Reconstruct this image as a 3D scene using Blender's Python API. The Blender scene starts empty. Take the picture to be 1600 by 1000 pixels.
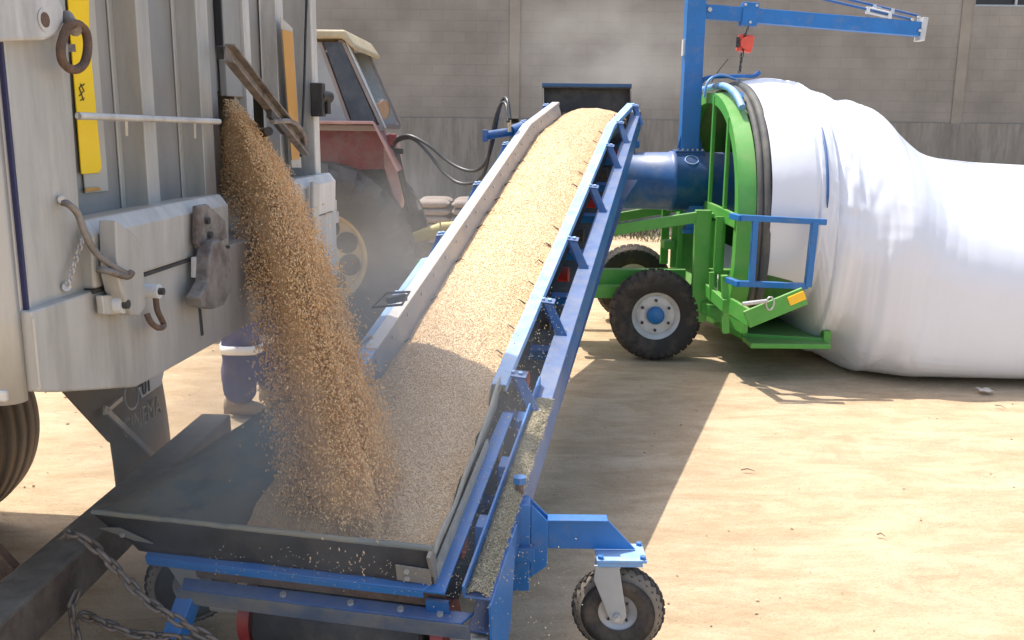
import bpy, bmesh, math, random
import numpy as np
from mathutils import Vector, Matrix, noise as mnoise
R = math.radians
rnd = random.Random(7)
scene = bpy.context.scene
COL = scene.collection

# ---------------------------------------------------------------- camera
F, PITCH, ROLL, H = 1500.0, R(12.0), R(0.6), 2.05
cam_d = bpy.data.cameras.new("camera")
cam_d.sensor_width = 36.0
cam_d.lens = 36.0 * F / 1600.0
cam_d.clip_start = 0.05
cam_d.clip_end = 500
cam = bpy.data.objects.new("camera", cam_d)
COL.objects.link(cam)
MC = Matrix.Translation((0, 0, H)) @ Matrix.Rotation(math.pi / 2 - PITCH, 4, 'X') @ Matrix.Rotation(ROLL, 4, 'Z')
cam.matrix_world = MC
scene.camera = cam

# ---------------------------------------------------------------- light
SUN = Vector((-0.377, 0.265, 1.0)).normalized()
EL = math.asin(SUN.z)
AZ = math.atan2(SUN.x, SUN.y)
w = bpy.data.worlds.new("World")
scene.world = w
w.use_nodes = True
nt = w.node_tree
bg = nt.nodes.get('Background') or nt.nodes.new('ShaderNodeBackground')
sky = nt.nodes.new('ShaderNodeTexSky')
sky.sky_type = 'NISHITA'
sky.sun_disc = False
sky.sun_elevation = EL
sky.sun_rotation = AZ
sky.dust_density = 3.0
sky.air_density = 1.0
nt.links.new(sky.outputs[0], bg.inputs[0])
bg.inputs[1].default_value = 0.15
sl = bpy.data.lights.new("sun", 'SUN')
sl.energy = 2.8
sl.angle = R(0.5)
sl.color = (1.0, 0.955, 0.88)
so = bpy.data.objects.new("sun", sl)
COL.objects.link(so)
so.rotation_euler = SUN.to_track_quat('Z', 'Y').to_euler()
so.location = (0, 0, 20)
scene.view_settings.view_transform = 'Standard'
scene.view_settings.look = 'None'
scene.view_settings.gamma = 1
scene.view_settings.exposure = 1.15

# ---------------------------------------------------------------- measuring helpers
RC = MC.to_3x3()
C0 = Vector((0, 0, H))
def ray(u, v):
    return RC @ Vector(((u - 800) / F, -(v - 500) / F, -1))
def P(u, v, Y):
    d = ray(u, v)
    return C0 + d * (Y / d.y)
def PZ(u, v, z):
    d = ray(u, v)
    return C0 + d * ((z - H) / d.z)
def PX(u, v, X):
    d = ray(u, v)
    return C0 + d * (X / d.x)

# ---------------------------------------------------------------- materials
MAT = {}
def mat(name, col, rough=0.6, metal=0.0, var=0.15, vscale=6.0, bump=0.0, bscale=60.0, dirt=None, dirt_amt=0.35, dpos=(0.48, 0.66),
        dscale=3.0, dust_up=0.0, dustcol=(0.42, 0.34, 0.24), spec=0.5, stretch=None, coat=0.0, sheen=0.0, trans=0.0):
    m = bpy.data.materials.new(name)
    m.use_nodes = True
    t = m.node_tree
    N, L = t.nodes, t.links
    b = N.get('Principled BSDF')
    b.inputs['Roughness'].default_value = rough
    b.inputs['Metallic'].default_value = metal
    b.inputs['Specular IOR Level'].default_value = spec
    if coat: b.inputs['Coat Weight'].default_value = coat
    if trans: b.inputs['Transmission Weight'].default_value = trans
    tc = N.new('ShaderNodeTexCoord')
    src = tc.outputs['Object']
    if stretch:
        mp = N.new('ShaderNodeMapping')
        mp.inputs['Scale'].default_value = stretch
        L.new(src, mp.inputs[0])
        src = mp.outputs[0]
    n1 = N.new('ShaderNodeTexNoise')
    n1.inputs['Scale'].default_value = vscale
    n1.inputs['Detail'].default_value = 8
    n1.inputs['Roughness'].default_value = 0.65
    L.new(src, n1.inputs['Vector'])
    rp = N.new('ShaderNodeValToRGB')
    lo = [max(0, c * (1 - var)) for c in col]
    hi = [min(1, c * (1 + var)) for c in col]
    rp.color_ramp.elements[0].position = 0.3
    rp.color_ramp.elements[1].position = 0.7
    rp.color_ramp.elements[0].color = (*lo, 1)
    rp.color_ramp.elements[1].color = (*hi, 1)
    L.new(n1.outputs['Fac'], rp.inputs[0])
    out = rp.outputs[0]
    if dirt is not None:
        n2 = N.new('ShaderNodeTexNoise')
        n2.inputs['Scale'].default_value = dscale
        n2.inputs['Detail'].default_value = 10
        n2.inputs['Roughness'].default_value = 0.7
        L.new(src, n2.inputs['Vector'])
        r2 = N.new('ShaderNodeValToRGB')
        r2.color_ramp.elements[0].position = dpos[0]
        r2.color_ramp.elements[1].position = dpos[1]
        r2.color_ramp.elements[0].color = (0, 0, 0, 1)
        r2.color_ramp.elements[1].color = (dirt_amt,) * 3 + (1,)
        L.new(n2.outputs['Fac'], r2.inputs[0])
        mx = N.new('ShaderNodeMixRGB')
        L.new(r2.outputs[0], mx.inputs[0])
        L.new(out, mx.inputs[1])
        mx.inputs[2].default_value = (*dirt, 1)
        out = mx.outputs[0]
    if dust_up > 0:
        g = N.new('ShaderNodeNewGeometry')
        sx = N.new('ShaderNodeSeparateXYZ')
        L.new(g.outputs['Normal'], sx.inputs[0])
        n3 = N.new('ShaderNodeTexNoise')
        n3.inputs['Scale'].default_value = 14
        n3.inputs['Detail'].default_value = 6
        L.new(tc.outputs['Object'], n3.inputs['Vector'])
        mm = N.new('ShaderNodeMath'); mm.operation = 'MULTIPLY'
        L.new(sx.outputs['Z'], mm.inputs[0]); L.new(n3.outputs['Fac'], mm.inputs[1])
        m2 = N.new('ShaderNodeMath'); m2.operation = 'MULTIPLY'; m2.use_clamp = True
        L.new(mm.outputs[0], m2.inputs[0]); m2.inputs[1].default_value = dust_up * 2
        mx = N.new('ShaderNodeMixRGB')
        L.new(m2.outputs[0], mx.inputs[0]); L.new(out, mx.inputs[1])
        mx.inputs[2].default_value = (*dustcol, 1)
        out = mx.outputs[0]
    L.new(out, b.inputs['Base Color'])
    # roughness break up
    rr = N.new('ShaderNodeMapRange')
    rr.inputs['To Min'].default_value = max(0.02, rough - 0.1)
    rr.inputs['To Max'].default_value = min(1, rough + 0.12)
    L.new(n1.outputs['Fac'], rr.inputs['Value'])
    L.new(rr.outputs[0], b.inputs['Roughness'])
    if bump > 0:
        nb = N.new('ShaderNodeTexNoise')
        nb.inputs['Scale'].default_value = bscale
        nb.inputs['Detail'].default_value = 6
        L.new(src, nb.inputs['Vector'])
        bp = N.new('ShaderNodeBump')
        bp.inputs['Strength'].default_value = bump
        bp.inputs['Distance'].default_value = 0.01
        L.new(nb.outputs['Fac'], bp.inputs['Height'])
        L.new(bp.outputs[0], b.inputs['Normal'])
    MAT[name] = m
    return m

DUST = (0.45, 0.35, 0.23)
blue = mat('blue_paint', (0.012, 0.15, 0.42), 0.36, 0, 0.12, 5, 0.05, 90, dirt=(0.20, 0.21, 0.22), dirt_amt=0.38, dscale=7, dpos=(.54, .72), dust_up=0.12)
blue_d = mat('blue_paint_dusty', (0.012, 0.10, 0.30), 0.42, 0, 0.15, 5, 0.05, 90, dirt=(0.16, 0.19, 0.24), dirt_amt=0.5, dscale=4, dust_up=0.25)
blue_l = mat('blue_paint_worn', (0.13, 0.32, 0.60), 0.4, 0, 0.15, 8, 0.05, 90, dirt=(0.35, 0.45, 0.58), dirt_amt=0.6, dscale=6, dust_up=0.35, dustcol=(0.55, 0.6, 0.66))
green = mat('green_paint', (0.075, 0.35, 0.05), 0.4, 0, 0.12, 5, 0.05, 90, dirt=(0.2, 0.25, 0.1), dirt_amt=0.3, dscale=5, dust_up=0.25)
steel = mat('galvanised_steel', (0.50, 0.49, 0.47), 0.42, 0.35, 0.12, 9, 0.05, 80, dirt=(0.42, 0.36, 0.28), dirt_amt=0.5, dscale=4, dust_up=0.2)
alu = mat('trailer_aluminium', (0.47, 0.45, 0.40), 0.45, 0.25, 0.17, 9, 0.12, 30, dirt=(0.23, 0.205, 0.165), dirt_amt=0.6, dscale=4, dpos=(.5, .72), stretch=(1, 1, 0.16), dust_up=0.1)
alu_l = mat('trailer_aluminium_pale', (0.58, 0.56, 0.51), 0.4, 0.25, 0.17, 9, 0.12, 30, dirt=(0.27, 0.245, 0.20), dirt_amt=0.65, dscale=6, dpos=(.5, .7), stretch=(1, 1, 0.2))
alu_p = mat('trailer_panel_grey', (0.31, 0.298, 0.272), 0.5, 0.15, 0.12, 5, 0.08, 30, dirt=(0.19, 0.175, 0.15), dirt_amt=0.5, dscale=3, dpos=(.5, .72), stretch=(1, 1, .2))
weld = mat('weld_steel', (0.55, 0.53, 0.5), 0.4, 0.7, 0.3, 40, 0.6, 120)
rust = mat('rusty_iron', (0.13, 0.085, 0.06), 0.75, 0.3, 0.4, 18, 0.5, 90, dirt=(0.28, 0.15, 0.08), dirt_amt=0.6, dscale=12)
worn = mat('worn_forging', (0.25, 0.22, 0.19), 0.6, 0.5, 0.3, 14, 0.4, 70, dirt=(0.09, 0.06, 0.05), dirt_amt=0.9, dscale=9)
dark = mat('dark_iron', (0.05, 0.045, 0.042), 0.6, 0.3, 0.4, 14, 0.3, 80, dust_up=0.2)
rubber = mat('tyre_rubber', (0.035, 0.031, 0.028), 0.8, 0, 0.2, 8, 0.15, 60, dirt=(0.16, 0.12, 0.085), dirt_amt=0.55, dscale=5)
rubber_g = mat('tyre_rubber_grey', (0.07, 0.066, 0.062), 0.7, 0, 0.2, 4, 0.12, 60, dirt=(0.18, 0.15, 0.12), dirt_amt=0.55, dscale=3)
rubber_b = mat('tyre_rubber_brown', (0.21, 0.165, 0.12), 0.8, 0, 0.2, 6, 0.12, 60, dirt=(0.2, 0.15, 0.1), dirt_amt=0.6, dscale=4)
flap = mat('rubber_flap', (0.20, 0.21, 0.18), 0.6, 0, 0.3, 5, 0.2, 30, dirt=(0.27, 0.235, 0.165), dirt_amt=0.85, dscale=3.6, dpos=(0.47, 0.53), stretch=(1, 1, 3))
flap_d = mat('rubber_flap_dark', (0.022, 0.018, 0.015), 0.7, 0, 0.3, 10, 0.2, 60, dirt=(0.1, 0.07, 0.045), dirt_amt=0.5, dscale=6)
flap_g = mat('rubber_flap_dusty', (0.33, 0.32, 0.27), 0.75, 0, 0.2, 20, 0.2, 60, dirt=(0.45, 0.38, 0.26), dirt_amt=0.7, dscale=9)
belt_m = mat('belt_rubber', (0.03, 0.028, 0.027), 0.65, 0, 0.3, 6, 0.2, 50, dirt=(0.15, 0.12, 0.09), dirt_amt=0.4, dscale=5)
groove = mat('dusty_groove', (0.20, 0.165, 0.125), 0.9, 0, 0.2, 20)
red = mat('red_paint', (0.28, 0.018, 0.014), 0.45, 0, 0.15, 8, dust_up=0.2)
red_t = mat('faded_red_paint', (0.36, 0.05, 0.04), 0.5, 0, 0.2, 5, dirt=(0.4, 0.28, 0.24), dirt_amt=0.6, dscale=4, dust_up=0.35)
pinkred = mat('dusty_red_paint', (0.48, 0.27, 0.24), 0.6, 0, 0.2, 8, dust_up=0.3)
orange = mat('orange_red_paint', (0.75, 0.09, 0.05), 0.4, 0, 0.15, 8)
cream = mat('cream_paint', (0.50, 0.41, 0.25), 0.45, 0, 0.12, 6, dirt=(0.3, 0.24, 0.15), dirt_amt=0.4, dscale=5)
rimgrey = mat('rim_silver', (0.42, 0.42, 0.43), 0.4, 0.35, 0.1, 8, dirt=(0.3, 0.26, 0.2), dirt_amt=0.4, dscale=6)
rimwhite = mat('rim_pale', (0.62, 0.62, 0.61), 0.4, 0.1, 0.06, 8, dirt=(0.4, 0.34, 0.26), dirt_amt=0.35, dscale=6)
forkgrey = mat('fork_grey', (0.42, 0.44, 0.44), 0.45, 0.3, 0.06, 8, dirt=(0.35, 0.33, 0.28), dirt_amt=0.3)
white_p = mat('white_panel', (0.62, 0.62, 0.60), 0.5, 0, 0.1, 5)
backing = mat('reflector_backing', (0.46, 0.43, 0.36), 0.5, 0, 0.08, 5)
dullsteel = mat('dull_steel', (0.26, 0.24, 0.205), 0.5, 0.3, 0.15, 9, dirt=(0.36, 0.3, 0.2), dirt_amt=0.5, dscale=9)
shadesteel = mat('side_sheet_steel_shade', (0.33, 0.32, 0.305), 0.5, 0.1, 0.1, 7, dirt=(0.50, 0.42, 0.32), dirt_amt=0.6, dscale=4)  # steel copy darkened to carry the shade on the side sheets
yellow = mat('yellow_reflector', (0.99, 0.64, 0.0), 0.35, 0, 0.04, 6)
amber = mat('amber_strip', (0.55, 0.28, 0.06), 0.45, 0, 0.1, 6)
amberlens = mat('amber_lens', (0.95, 0.55, 0.03), 0.15, 0, 0.05, 6)
black = mat('black_plastic', (0.02, 0.02, 0.022), 0.4, 0, 0.2, 8)
hose_m = mat('hose_rubber', (0.035, 0.034, 0.033), 0.35, 0, 0.2, 8)
sacks = mat('sack_cloth', (0.24, 0.195, 0.165), 0.9, 0, 0.15, 10, 0.5, 25)
yguard = mat('yellow_guard', (0.40, 0.33, 0.09), 0.5, 0, 0.15, 6, dirt=(0.4, 0.33, 0.2), dirt_amt=0.5)
navy = mat('navy_cloth', (0.085, 0.085, 0.20), 0.9, 0, 0.2, 8, 0.5, 18, dirt=(0.3, 0.25, 0.22), dirt_amt=0.3, dscale=6)
reflect = mat('reflective_tape', (0.97, 0.97, 0.98), 0.3, 0, 0.01, 8)
skin_m = mat('skin', (0.42, 0.24, 0.16), 0.55, 0, 0.08, 8)
boot_m = mat('tan_boot', (0.36, 0.28, 0.19), 0.85, 0, 0.2, 12, 0.4, 40)
hat_m = mat('hard_hat', (0.8, 0.75, 0.6), 0.35, 0, 0.05, 8)
paper = mat('paper_scrap', (0.62, 0.54, 0.43), 0.8)
bagw = mat('white_bag_film', (0.70, 0.715, 0.745), 0.34, 0, 0.015, 2, 0.0, 60, spec=0.35)
gasket = mat('grey_gasket', (0.075, 0.075, 0.07), 0.7, 0, 0.2, 5, 0.15, 40, dirt=(0.2, 0.18, 0.14), dirt_amt=0.5, dscale=3)
twig_m = mat('dry_twig', (0.30, 0.22, 0.14), 0.9, 0, 0.3, 20)
grassm = mat('dry_grass', (0.11, 0.11, 0.05), 0.9, 0, 0.4, 8)

def grain_mat(name, c1, c2, bump):
    m = bpy.data.materials.new(name); m.use_nodes = True
    t = m.node_tree; N, L = t.nodes, t.links
    b = N['Principled BSDF']; b.inputs['Roughness'].default_value = 0.75
    b.inputs['Specular IOR Level'].default_value = 0.25
    tc = N.new('ShaderNodeTexCoord')
    vo = N.new('ShaderNodeTexVoronoi'); vo.inputs['Scale'].default_value = 150
    L.new(tc.outputs['Object'], vo.inputs['Vector'])
    no = N.new('ShaderNodeTexNoise'); no.inputs['Scale'].default_value = 7; no.inputs['Detail'].default_value = 8
    L.new(tc.outputs['Object'], no.inputs['Vector'])
    sp = N.new('ShaderNodeSeparateColor')
    L.new(vo.outputs['Color'], sp.inputs[0])
    ad = N.new('ShaderNodeMath'); ad.operation = 'ADD'
    L.new(sp.outputs[0], ad.inputs[0])
    L.new(no.outputs['Fac'], ad.inputs[1])
    mu = N.new('ShaderNodeMath'); mu.operation = 'MULTIPLY'; mu.inputs[1].default_value = 0.5
    L.new(ad.outputs[0], mu.inputs[0])
    mx = N.new('ShaderNodeMixRGB'); L.new(mu.outputs[0], mx.inputs[0])
    mx.inputs[1].default_value = (*c1, 1); mx.inputs[2].default_value = (*c2, 1)
    L.new(mx.outputs[0], b.inputs['Base Color'])
    bp = N.new('ShaderNodeBump'); bp.inputs['Strength'].default_value = bump; bp.inputs['Distance'].default_value = 0.004
    iv = N.new('ShaderNodeMath'); iv.operation = 'SUBTRACT'; iv.inputs[0].default_value = 1
    L.new(vo.outputs['Distance'], iv.inputs[1]); L.new(iv.outputs[0], bp.inputs['Height'])
    L.new(bp.outputs[0], b.inputs['Normal'])
    return m
grain_bed = grain_mat('grain_bed', (0.62, 0.435, 0.25), (0.76, 0.565, 0.345), 0.28)
grain_fall = grain_mat('grain_falling', (0.64, 0.385, 0.175), (0.97, 0.69, 0.385), 0.4)
grain_spill = grain_mat('grain_spilt', (0.24, 0.19, 0.11), (0.70, 0.62, 0.43), 0.8)

# ---------------------------------------------------------------- mesh helpers
BASE = {}
class MB:
    def __init__(s): s.v = []; s.f = []; s.sm = []
    def add(s, vs, fs, smooth=False):
        k = len(s.v)
        s.v += [Vector(a) for a in vs]
        s.f += [tuple(i + k for i in f) for f in fs]
        s.sm += [smooth] * len(fs)
        return s
    def hexa(s, p):   # 8 points: bottom 4, top 4
        return s.add(p, [(0, 3, 2, 1), (4, 5, 6, 7), (0, 1, 5, 4), (1, 2, 6, 5), (2, 3, 7, 6), (3, 0, 4, 7)])
    def box(s, c, d, M=None):
        c = Vector(c); x, y, z = d[0] / 2, d[1] / 2, d[2] / 2
        pts = [Vector((a, b_, c_)) for c_ in (-z, z) for a, b_ in ((-x, -y), (x, -y), (x, y), (-x, y))]
        if M is not None: pts = [M @ q for q in pts]
        return s.hexa([c + q for q in pts])
    def bar(s, a, b, w_, h, up=(0, 0, 1)):
        a, b, up = Vector(a), Vector(b), Vector(up)
        d = (b - a).normalized(); sd = d.cross(up).normalized(); u = sd.cross(d).normalized()
        q = []
        for e in (a, b):
            q += [e - sd * w_ / 2 - u * h / 2, e + sd * w_ / 2 - u * h / 2, e + sd * w_ / 2 + u * h / 2, e - sd * w_ / 2 + u * h / 2]
        return s.add(q, [(0, 1, 2, 3), (7, 6, 5, 4), (0, 4, 5, 1), (1, 5, 6, 2), (2, 6, 7, 3), (3, 7, 4, 0)])
    def prism(s, pts, ext):
        pts = [Vector(p) for p in pts]; ext = Vector(ext); n = len(pts)
        fs = [tuple(range(n)), tuple(range(2 * n - 1, n - 1, -1))]
        fs += [(i, i + n, (i + 1) % n + n, (i + 1) % n) for i in range(n)]
        return s.add(pts + [p + ext for p in pts], fs)
    def tube(s, path, r, n=10, closed=False, smooth=True, flat=1.0):
        path = [Vector(p) for p in path]
        m = len(path)
        vs = []; prev = None
        for i, p in enumerate(path):
            if closed: d = path[(i + 1) % m] - path[i - 1]
            else: d = path[min(i + 1, m - 1)] - path[max(i - 1, 0)]
            d.normalize()
            if prev is None:
                a = Vector((0, 0, 1)) if abs(d.z) < 0.9 else Vector((1, 0, 0))
                sd = d.cross(a).normalized()
            else:
                sd = (prev - d * prev.dot(d)).normalized()
            prev = sd
            u = d.cross(sd)
            rr = r[i] if isinstance(r, (list, tuple)) else r
            for k in range(n):
                t = 2 * math.pi * k / n
                vs.append(p + sd * math.cos(t) * rr + u * math.sin(t) * rr * flat)
        fs = []
        for i in range(m if closed else m - 1):
            j = (i + 1) % m
            for k in range(n):
                fs.append((i * n + k, i * n + (k + 1) % n, j * n + (k + 1) % n, j * n + k))
        s.add(vs, fs, smooth)
        if not closed:
            s.add(vs[:n], [tuple(range(n - 1, -1, -1))]); s.add(vs[-n:], [tuple(range(n))])
        return s
    def cyl(s, a, b, r, n=20, r2=None):
        a, b = Vector(a), Vector(b)
        return s.tube([a, b], [r, r if r2 is None else r2], n)
    def lathe(s, prof, M, n=48, smooth=True):  # prof: (axial, radius); axis = local X
        vs = []
        for (a, r_) in prof:
            for k in range(n):
                t = 2 * math.pi * k / n
                vs.append(M @ Vector((a, r_ * math.cos(t), r_ * math.sin(t))))
        fs = []
        for i in range(len(prof) - 1):
            for k in range(n):
                fs.append((i * n + k, (i + 1) * n + k, (i + 1) * n + (k + 1) % n, i * n + (k + 1) % n))
        return s.add(vs, fs, smooth)
    def grid(s, pts, nu, nv, smooth=True, wrapu=False):
        fs = []
        for i in range(nu if wrapu else nu - 1):
            for j in range(nv - 1):
                a = i * nv + j; b = ((i + 1) % nu) * nv + j
                fs.append((a, b, b + 1, a + 1))
        return s.add(pts, fs, smooth)
    def build(s, name, m, parent=None, bevel=0.0, solid=0.0, loc=None):
        me = bpy.data.meshes.new(name)
        if parent is not None: base = BASE[parent.name]
        elif loc is not None: base = Vector(loc)
        else:
            xs = [p.x for p in s.v]; ys = [p.y for p in s.v]; zs = [p.z for p in s.v]
            base = Vector(((min(xs) + max(xs)) / 2, (min(ys) + max(ys)) / 2, min(zs)))
        me.from_pydata([tuple(p - base) for p in s.v], [], s.f)
        me.polygons.foreach_set('use_smooth', s.sm)
        me.materials.append(m)
        me.update()
        bm = bmesh.new(); bm.from_mesh(me)
        bmesh.ops.recalc_face_normals(bm, faces=bm.faces)
        bm.to_mesh(me); bm.free()
        o = bpy.data.objects.new(name, me)
        COL.objects.link(o)
        if parent is not None: o.parent = parent
        else: o.location = base
        BASE[o.name] = base
        if solid:
            md = o.modifiers.new('solid', 'SOLIDIFY'); md.thickness = solid; md.offset = 0
        if bevel:
            md = o.modifiers.new('bevel', 'BEVEL'); md.width = bevel; md.segments = 2; md.limit_method = 'ANGLE'; md.angle_limit = R(40)
            md.harden_normals = False
        return o
def tag(o, label=None, cat=None, group=None, kind=None):
    if label: o['label'] = label
    if cat: o['category'] = cat
    if group: o['group'] = group
    if kind: o['kind'] = kind
    return o
def thing(name, loc, label, cat, group=None):
    o = bpy.data.objects.new(name, None); COL.objects.link(o); o.location = loc
    o.empty_display_size = 0.1
    BASE[o.name] = Vector(loc)
    return tag(o, label, cat, group)
def frame(origin, x, y, z):
    M = Matrix.Identity(4)
    for i, a in enumerate((x, y, z)):
        a = Vector(a).normalized()
        for k in range(3): M[k][i] = a[k]
    for k in range(3): M[k][3] = origin[k]
    return M
def text_obj(txt, size, M, m, parent, name, depth=0.002, sx=1.0):
    cu = bpy.data.curves.new('t', 'FONT'); cu.body = txt; cu.size = size; cu.extrude = depth
    cu.align_x = 'CENTER'; cu.align_y = 'CENTER'
    o = bpy.data.objects.new('t', cu); COL.objects.link(o)
    bpy.context.view_layer.update()
    me = bpy.data.meshes.new_from_object(o.evaluated_get(bpy.context.evaluated_depsgraph_get()))
    bpy.data.objects.remove(o)
    mb = MB()
    mb.add([M @ Vector((v.co.x * sx, v.co.y, v.co.z)) for v in me.vertices], [tuple(p.vertices) for p in me.polygons])
    return mb.build(name, m, parent)
def nz(x, y, z=0.0): return mnoise.noise(Vector((x, y, z)))
def catmull(pts, n=8):
    pts = [Vector(p) for p in pts]; out = []
    ext = [2 * pts[0] - pts[1]] + pts + [2 * pts[-1] - pts[-2]]
    for i in range(1, len(ext) - 2):
        a, b, c, d = ext[i - 1:i + 3]
        for k in range(n):
            t = k / n
            out.append(0.5 * ((2 * b) + (c - a) * t + (2 * a - 5 * b + 4 * c - d) * t * t + (3 * b - a - 3 * c + d) * t ** 3))
    out.append(pts[-1]); return out
def bolt(mb, p, axis, r=0.01, h=0.008):
    p, axis = Vector(p), Vector(axis).normalized()
    mb.tube([p, p + axis * h], r, 6, smooth=False)

# ================================================================= SETTING
def ground():
    # concentric sheet: fine near the camera, out to the horizon
    N = 150
    def sp(a, lo, hi):  # stretch
        return np.sign(a) * (np.abs(a) ** 2.6) * hi
    ax = np.linspace(-1, 1, N)
    xs = sp(ax, 0, 150) + 0.0
    ys = sp(ax, 0, 150) + 5.0
    pts = []
    for x in xs:
        for y in ys:
            d = math.hypot(x, y - 5)
            z = -0.004 - 0.012 * (nz(x * 0.6, y * 0.6) + 1) * 0.5 - 0.006 * (nz(x * 2.3, y * 2.3, 5) + 1) * 0.5
            pts.append((x, y, z))
    mb = MB(); mb.grid(pts, N, N)
    m = bpy.data.materials.new('sandy_ground'); m.use_nodes = True
    t = m.node_tree; Nn, L = t.nodes, t.links; b = Nn['Principled BSDF']
    b.inputs['Roughness'].default_value = 0.95; b.inputs['Specular IOR Level'].default_value = 0.1
    tc = Nn.new('ShaderNodeTexCoord')
    def noise_n(scale, det=8, rough=0.6, st=None, dist=0):
        n = Nn.new('ShaderNodeTexNoise'); n.inputs['Scale'].default_value = scale; n.inputs['Detail'].default_value = det
        n.inputs['Roughness'].default_value = rough; n.inputs['Distortion'].default_value = dist
        if st:
            mp = Nn.new('ShaderNodeMapping'); mp.inputs['Scale'].default_value = st
            L.new(tc.outputs['Object'], mp.inputs[0]); L.new(mp.outputs[0], n.inputs[0])
        else: L.new(tc.outputs['Object'], n.inputs[0])
        return n.outputs['Fac']
    def ramp(f, stops):
        r_ = Nn.new('ShaderNodeValToRGB'); e = r_.color_ramp.elements
        e[0].position, e[0].color = stops[0][0], (*stops[0][1], 1)
        e[1].position, e[1].color = stops[-1][0], (*stops[-1][1], 1)
        for s_ in stops[1:-1]:
            k = e.new(s_[0]); k.color = (*s_[1], 1)
        L.new(f, r_.inputs[0]); return r_.outputs[0]
    def mix(f, a, c, mode='MIX'):
        x = Nn.new('ShaderNodeMixRGB'); x.blend_type = mode
        if isinstance(f, float): x.inputs[0].default_value = f
        else: L.new(f, x.inputs[0])
        for i, q in ((1, a), (2, c)):
            if isinstance(q, tuple): x.inputs[i].default_value = (*q, 1)
            else: L.new(q, x.inputs[i])
        return x.outputs[0]
    base = ramp(noise_n(0.7, 10, 0.65), [(0.3, (0.41, 0.295, 0.18)), (0.5, (0.49, 0.365, 0.23)), (0.72, (0.55, 0.425, 0.28))])
    streak = ramp(noise_n(1.6, 10, 0.7, (0.7, 1.3, 1), 0.4), [(0.42, (0, 0, 0)), (0.68, (1, 1, 1))])
    c = mix(streak, base, (0.58, 0.46, 0.32))
    c = mix(0.45, c, mix(ramp(noise_n(5, 10, 0.7, (0.5, 1.2, 1)), [(0.35, (0, 0, 0)), (0.65, (1, 1, 1))]), (0.38, 0.27, 0.16), (0.58, 0.45, 0.30)))
    specks = ramp(noise_n(55, 3, 0.5), [(0.66, (0, 0, 0)), (0.72, (1, 1, 1))])
    sm = Nn.new('ShaderNodeMath'); sm.operation = 'MULTIPLY'
    L.new(specks, sm.inputs[0]); L.new(ramp(noise_n(1.8, 5, 0.6, None), [(0.42, (0.05,) * 3), (0.62, (0.6,) * 3)]), sm.inputs[1])
    c = mix(sm.outputs[0], c, (0.22, 0.16, 0.11))
    light = ramp(noise_n(90, 2, 0.5), [(0.70, (0, 0, 0)), (0.76, (0.5, 0.5, 0.5))])
    c = mix(light, c, (0.66, 0.57, 0.44))
    c = mix(1.0, c, ramp(noise_n(75, 6, 0.8), [(0.33, (.68, .66, .63)), (0.45, (1.0, 1.0, 1.0)), (0.7, (1.12, 1.12, 1.12))]), 'MULTIPLY')
    c = mix(1.0, c, ramp(noise_n(2.2, 14, 0.8, (0.6, 1.5, 1), 0.8), [(0.38, (.84, .82, .79)), (0.56, (1.05, 1.05, 1.05))]), 'MULTIPLY')
    L.new(c, b.inputs['Base Color'])
    bp = Nn.new('ShaderNodeBump'); bp.inputs['Strength'].default_value = 0.7; bp.inputs['Distance'].default_value = 0.03
    ad = Nn.new('ShaderNodeMath'); ad.operation = 'ADD'
    L.new(noise_n(22, 10, 0.72, (0.8, 1.3, 1)), ad.inputs[0]); L.new(noise_n(3.5, 6, 0.6, (0.5, 1.6, 1), 0.5), ad.inputs[1])
    L.new(ad.outputs[0], bp.inputs['Height']); L.new(bp.outputs[0], b.inputs['Normal'])
    o = mb.build('ground', m, loc=(0, 0, 0)); o['kind'] = 'structure'
ground()

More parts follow.
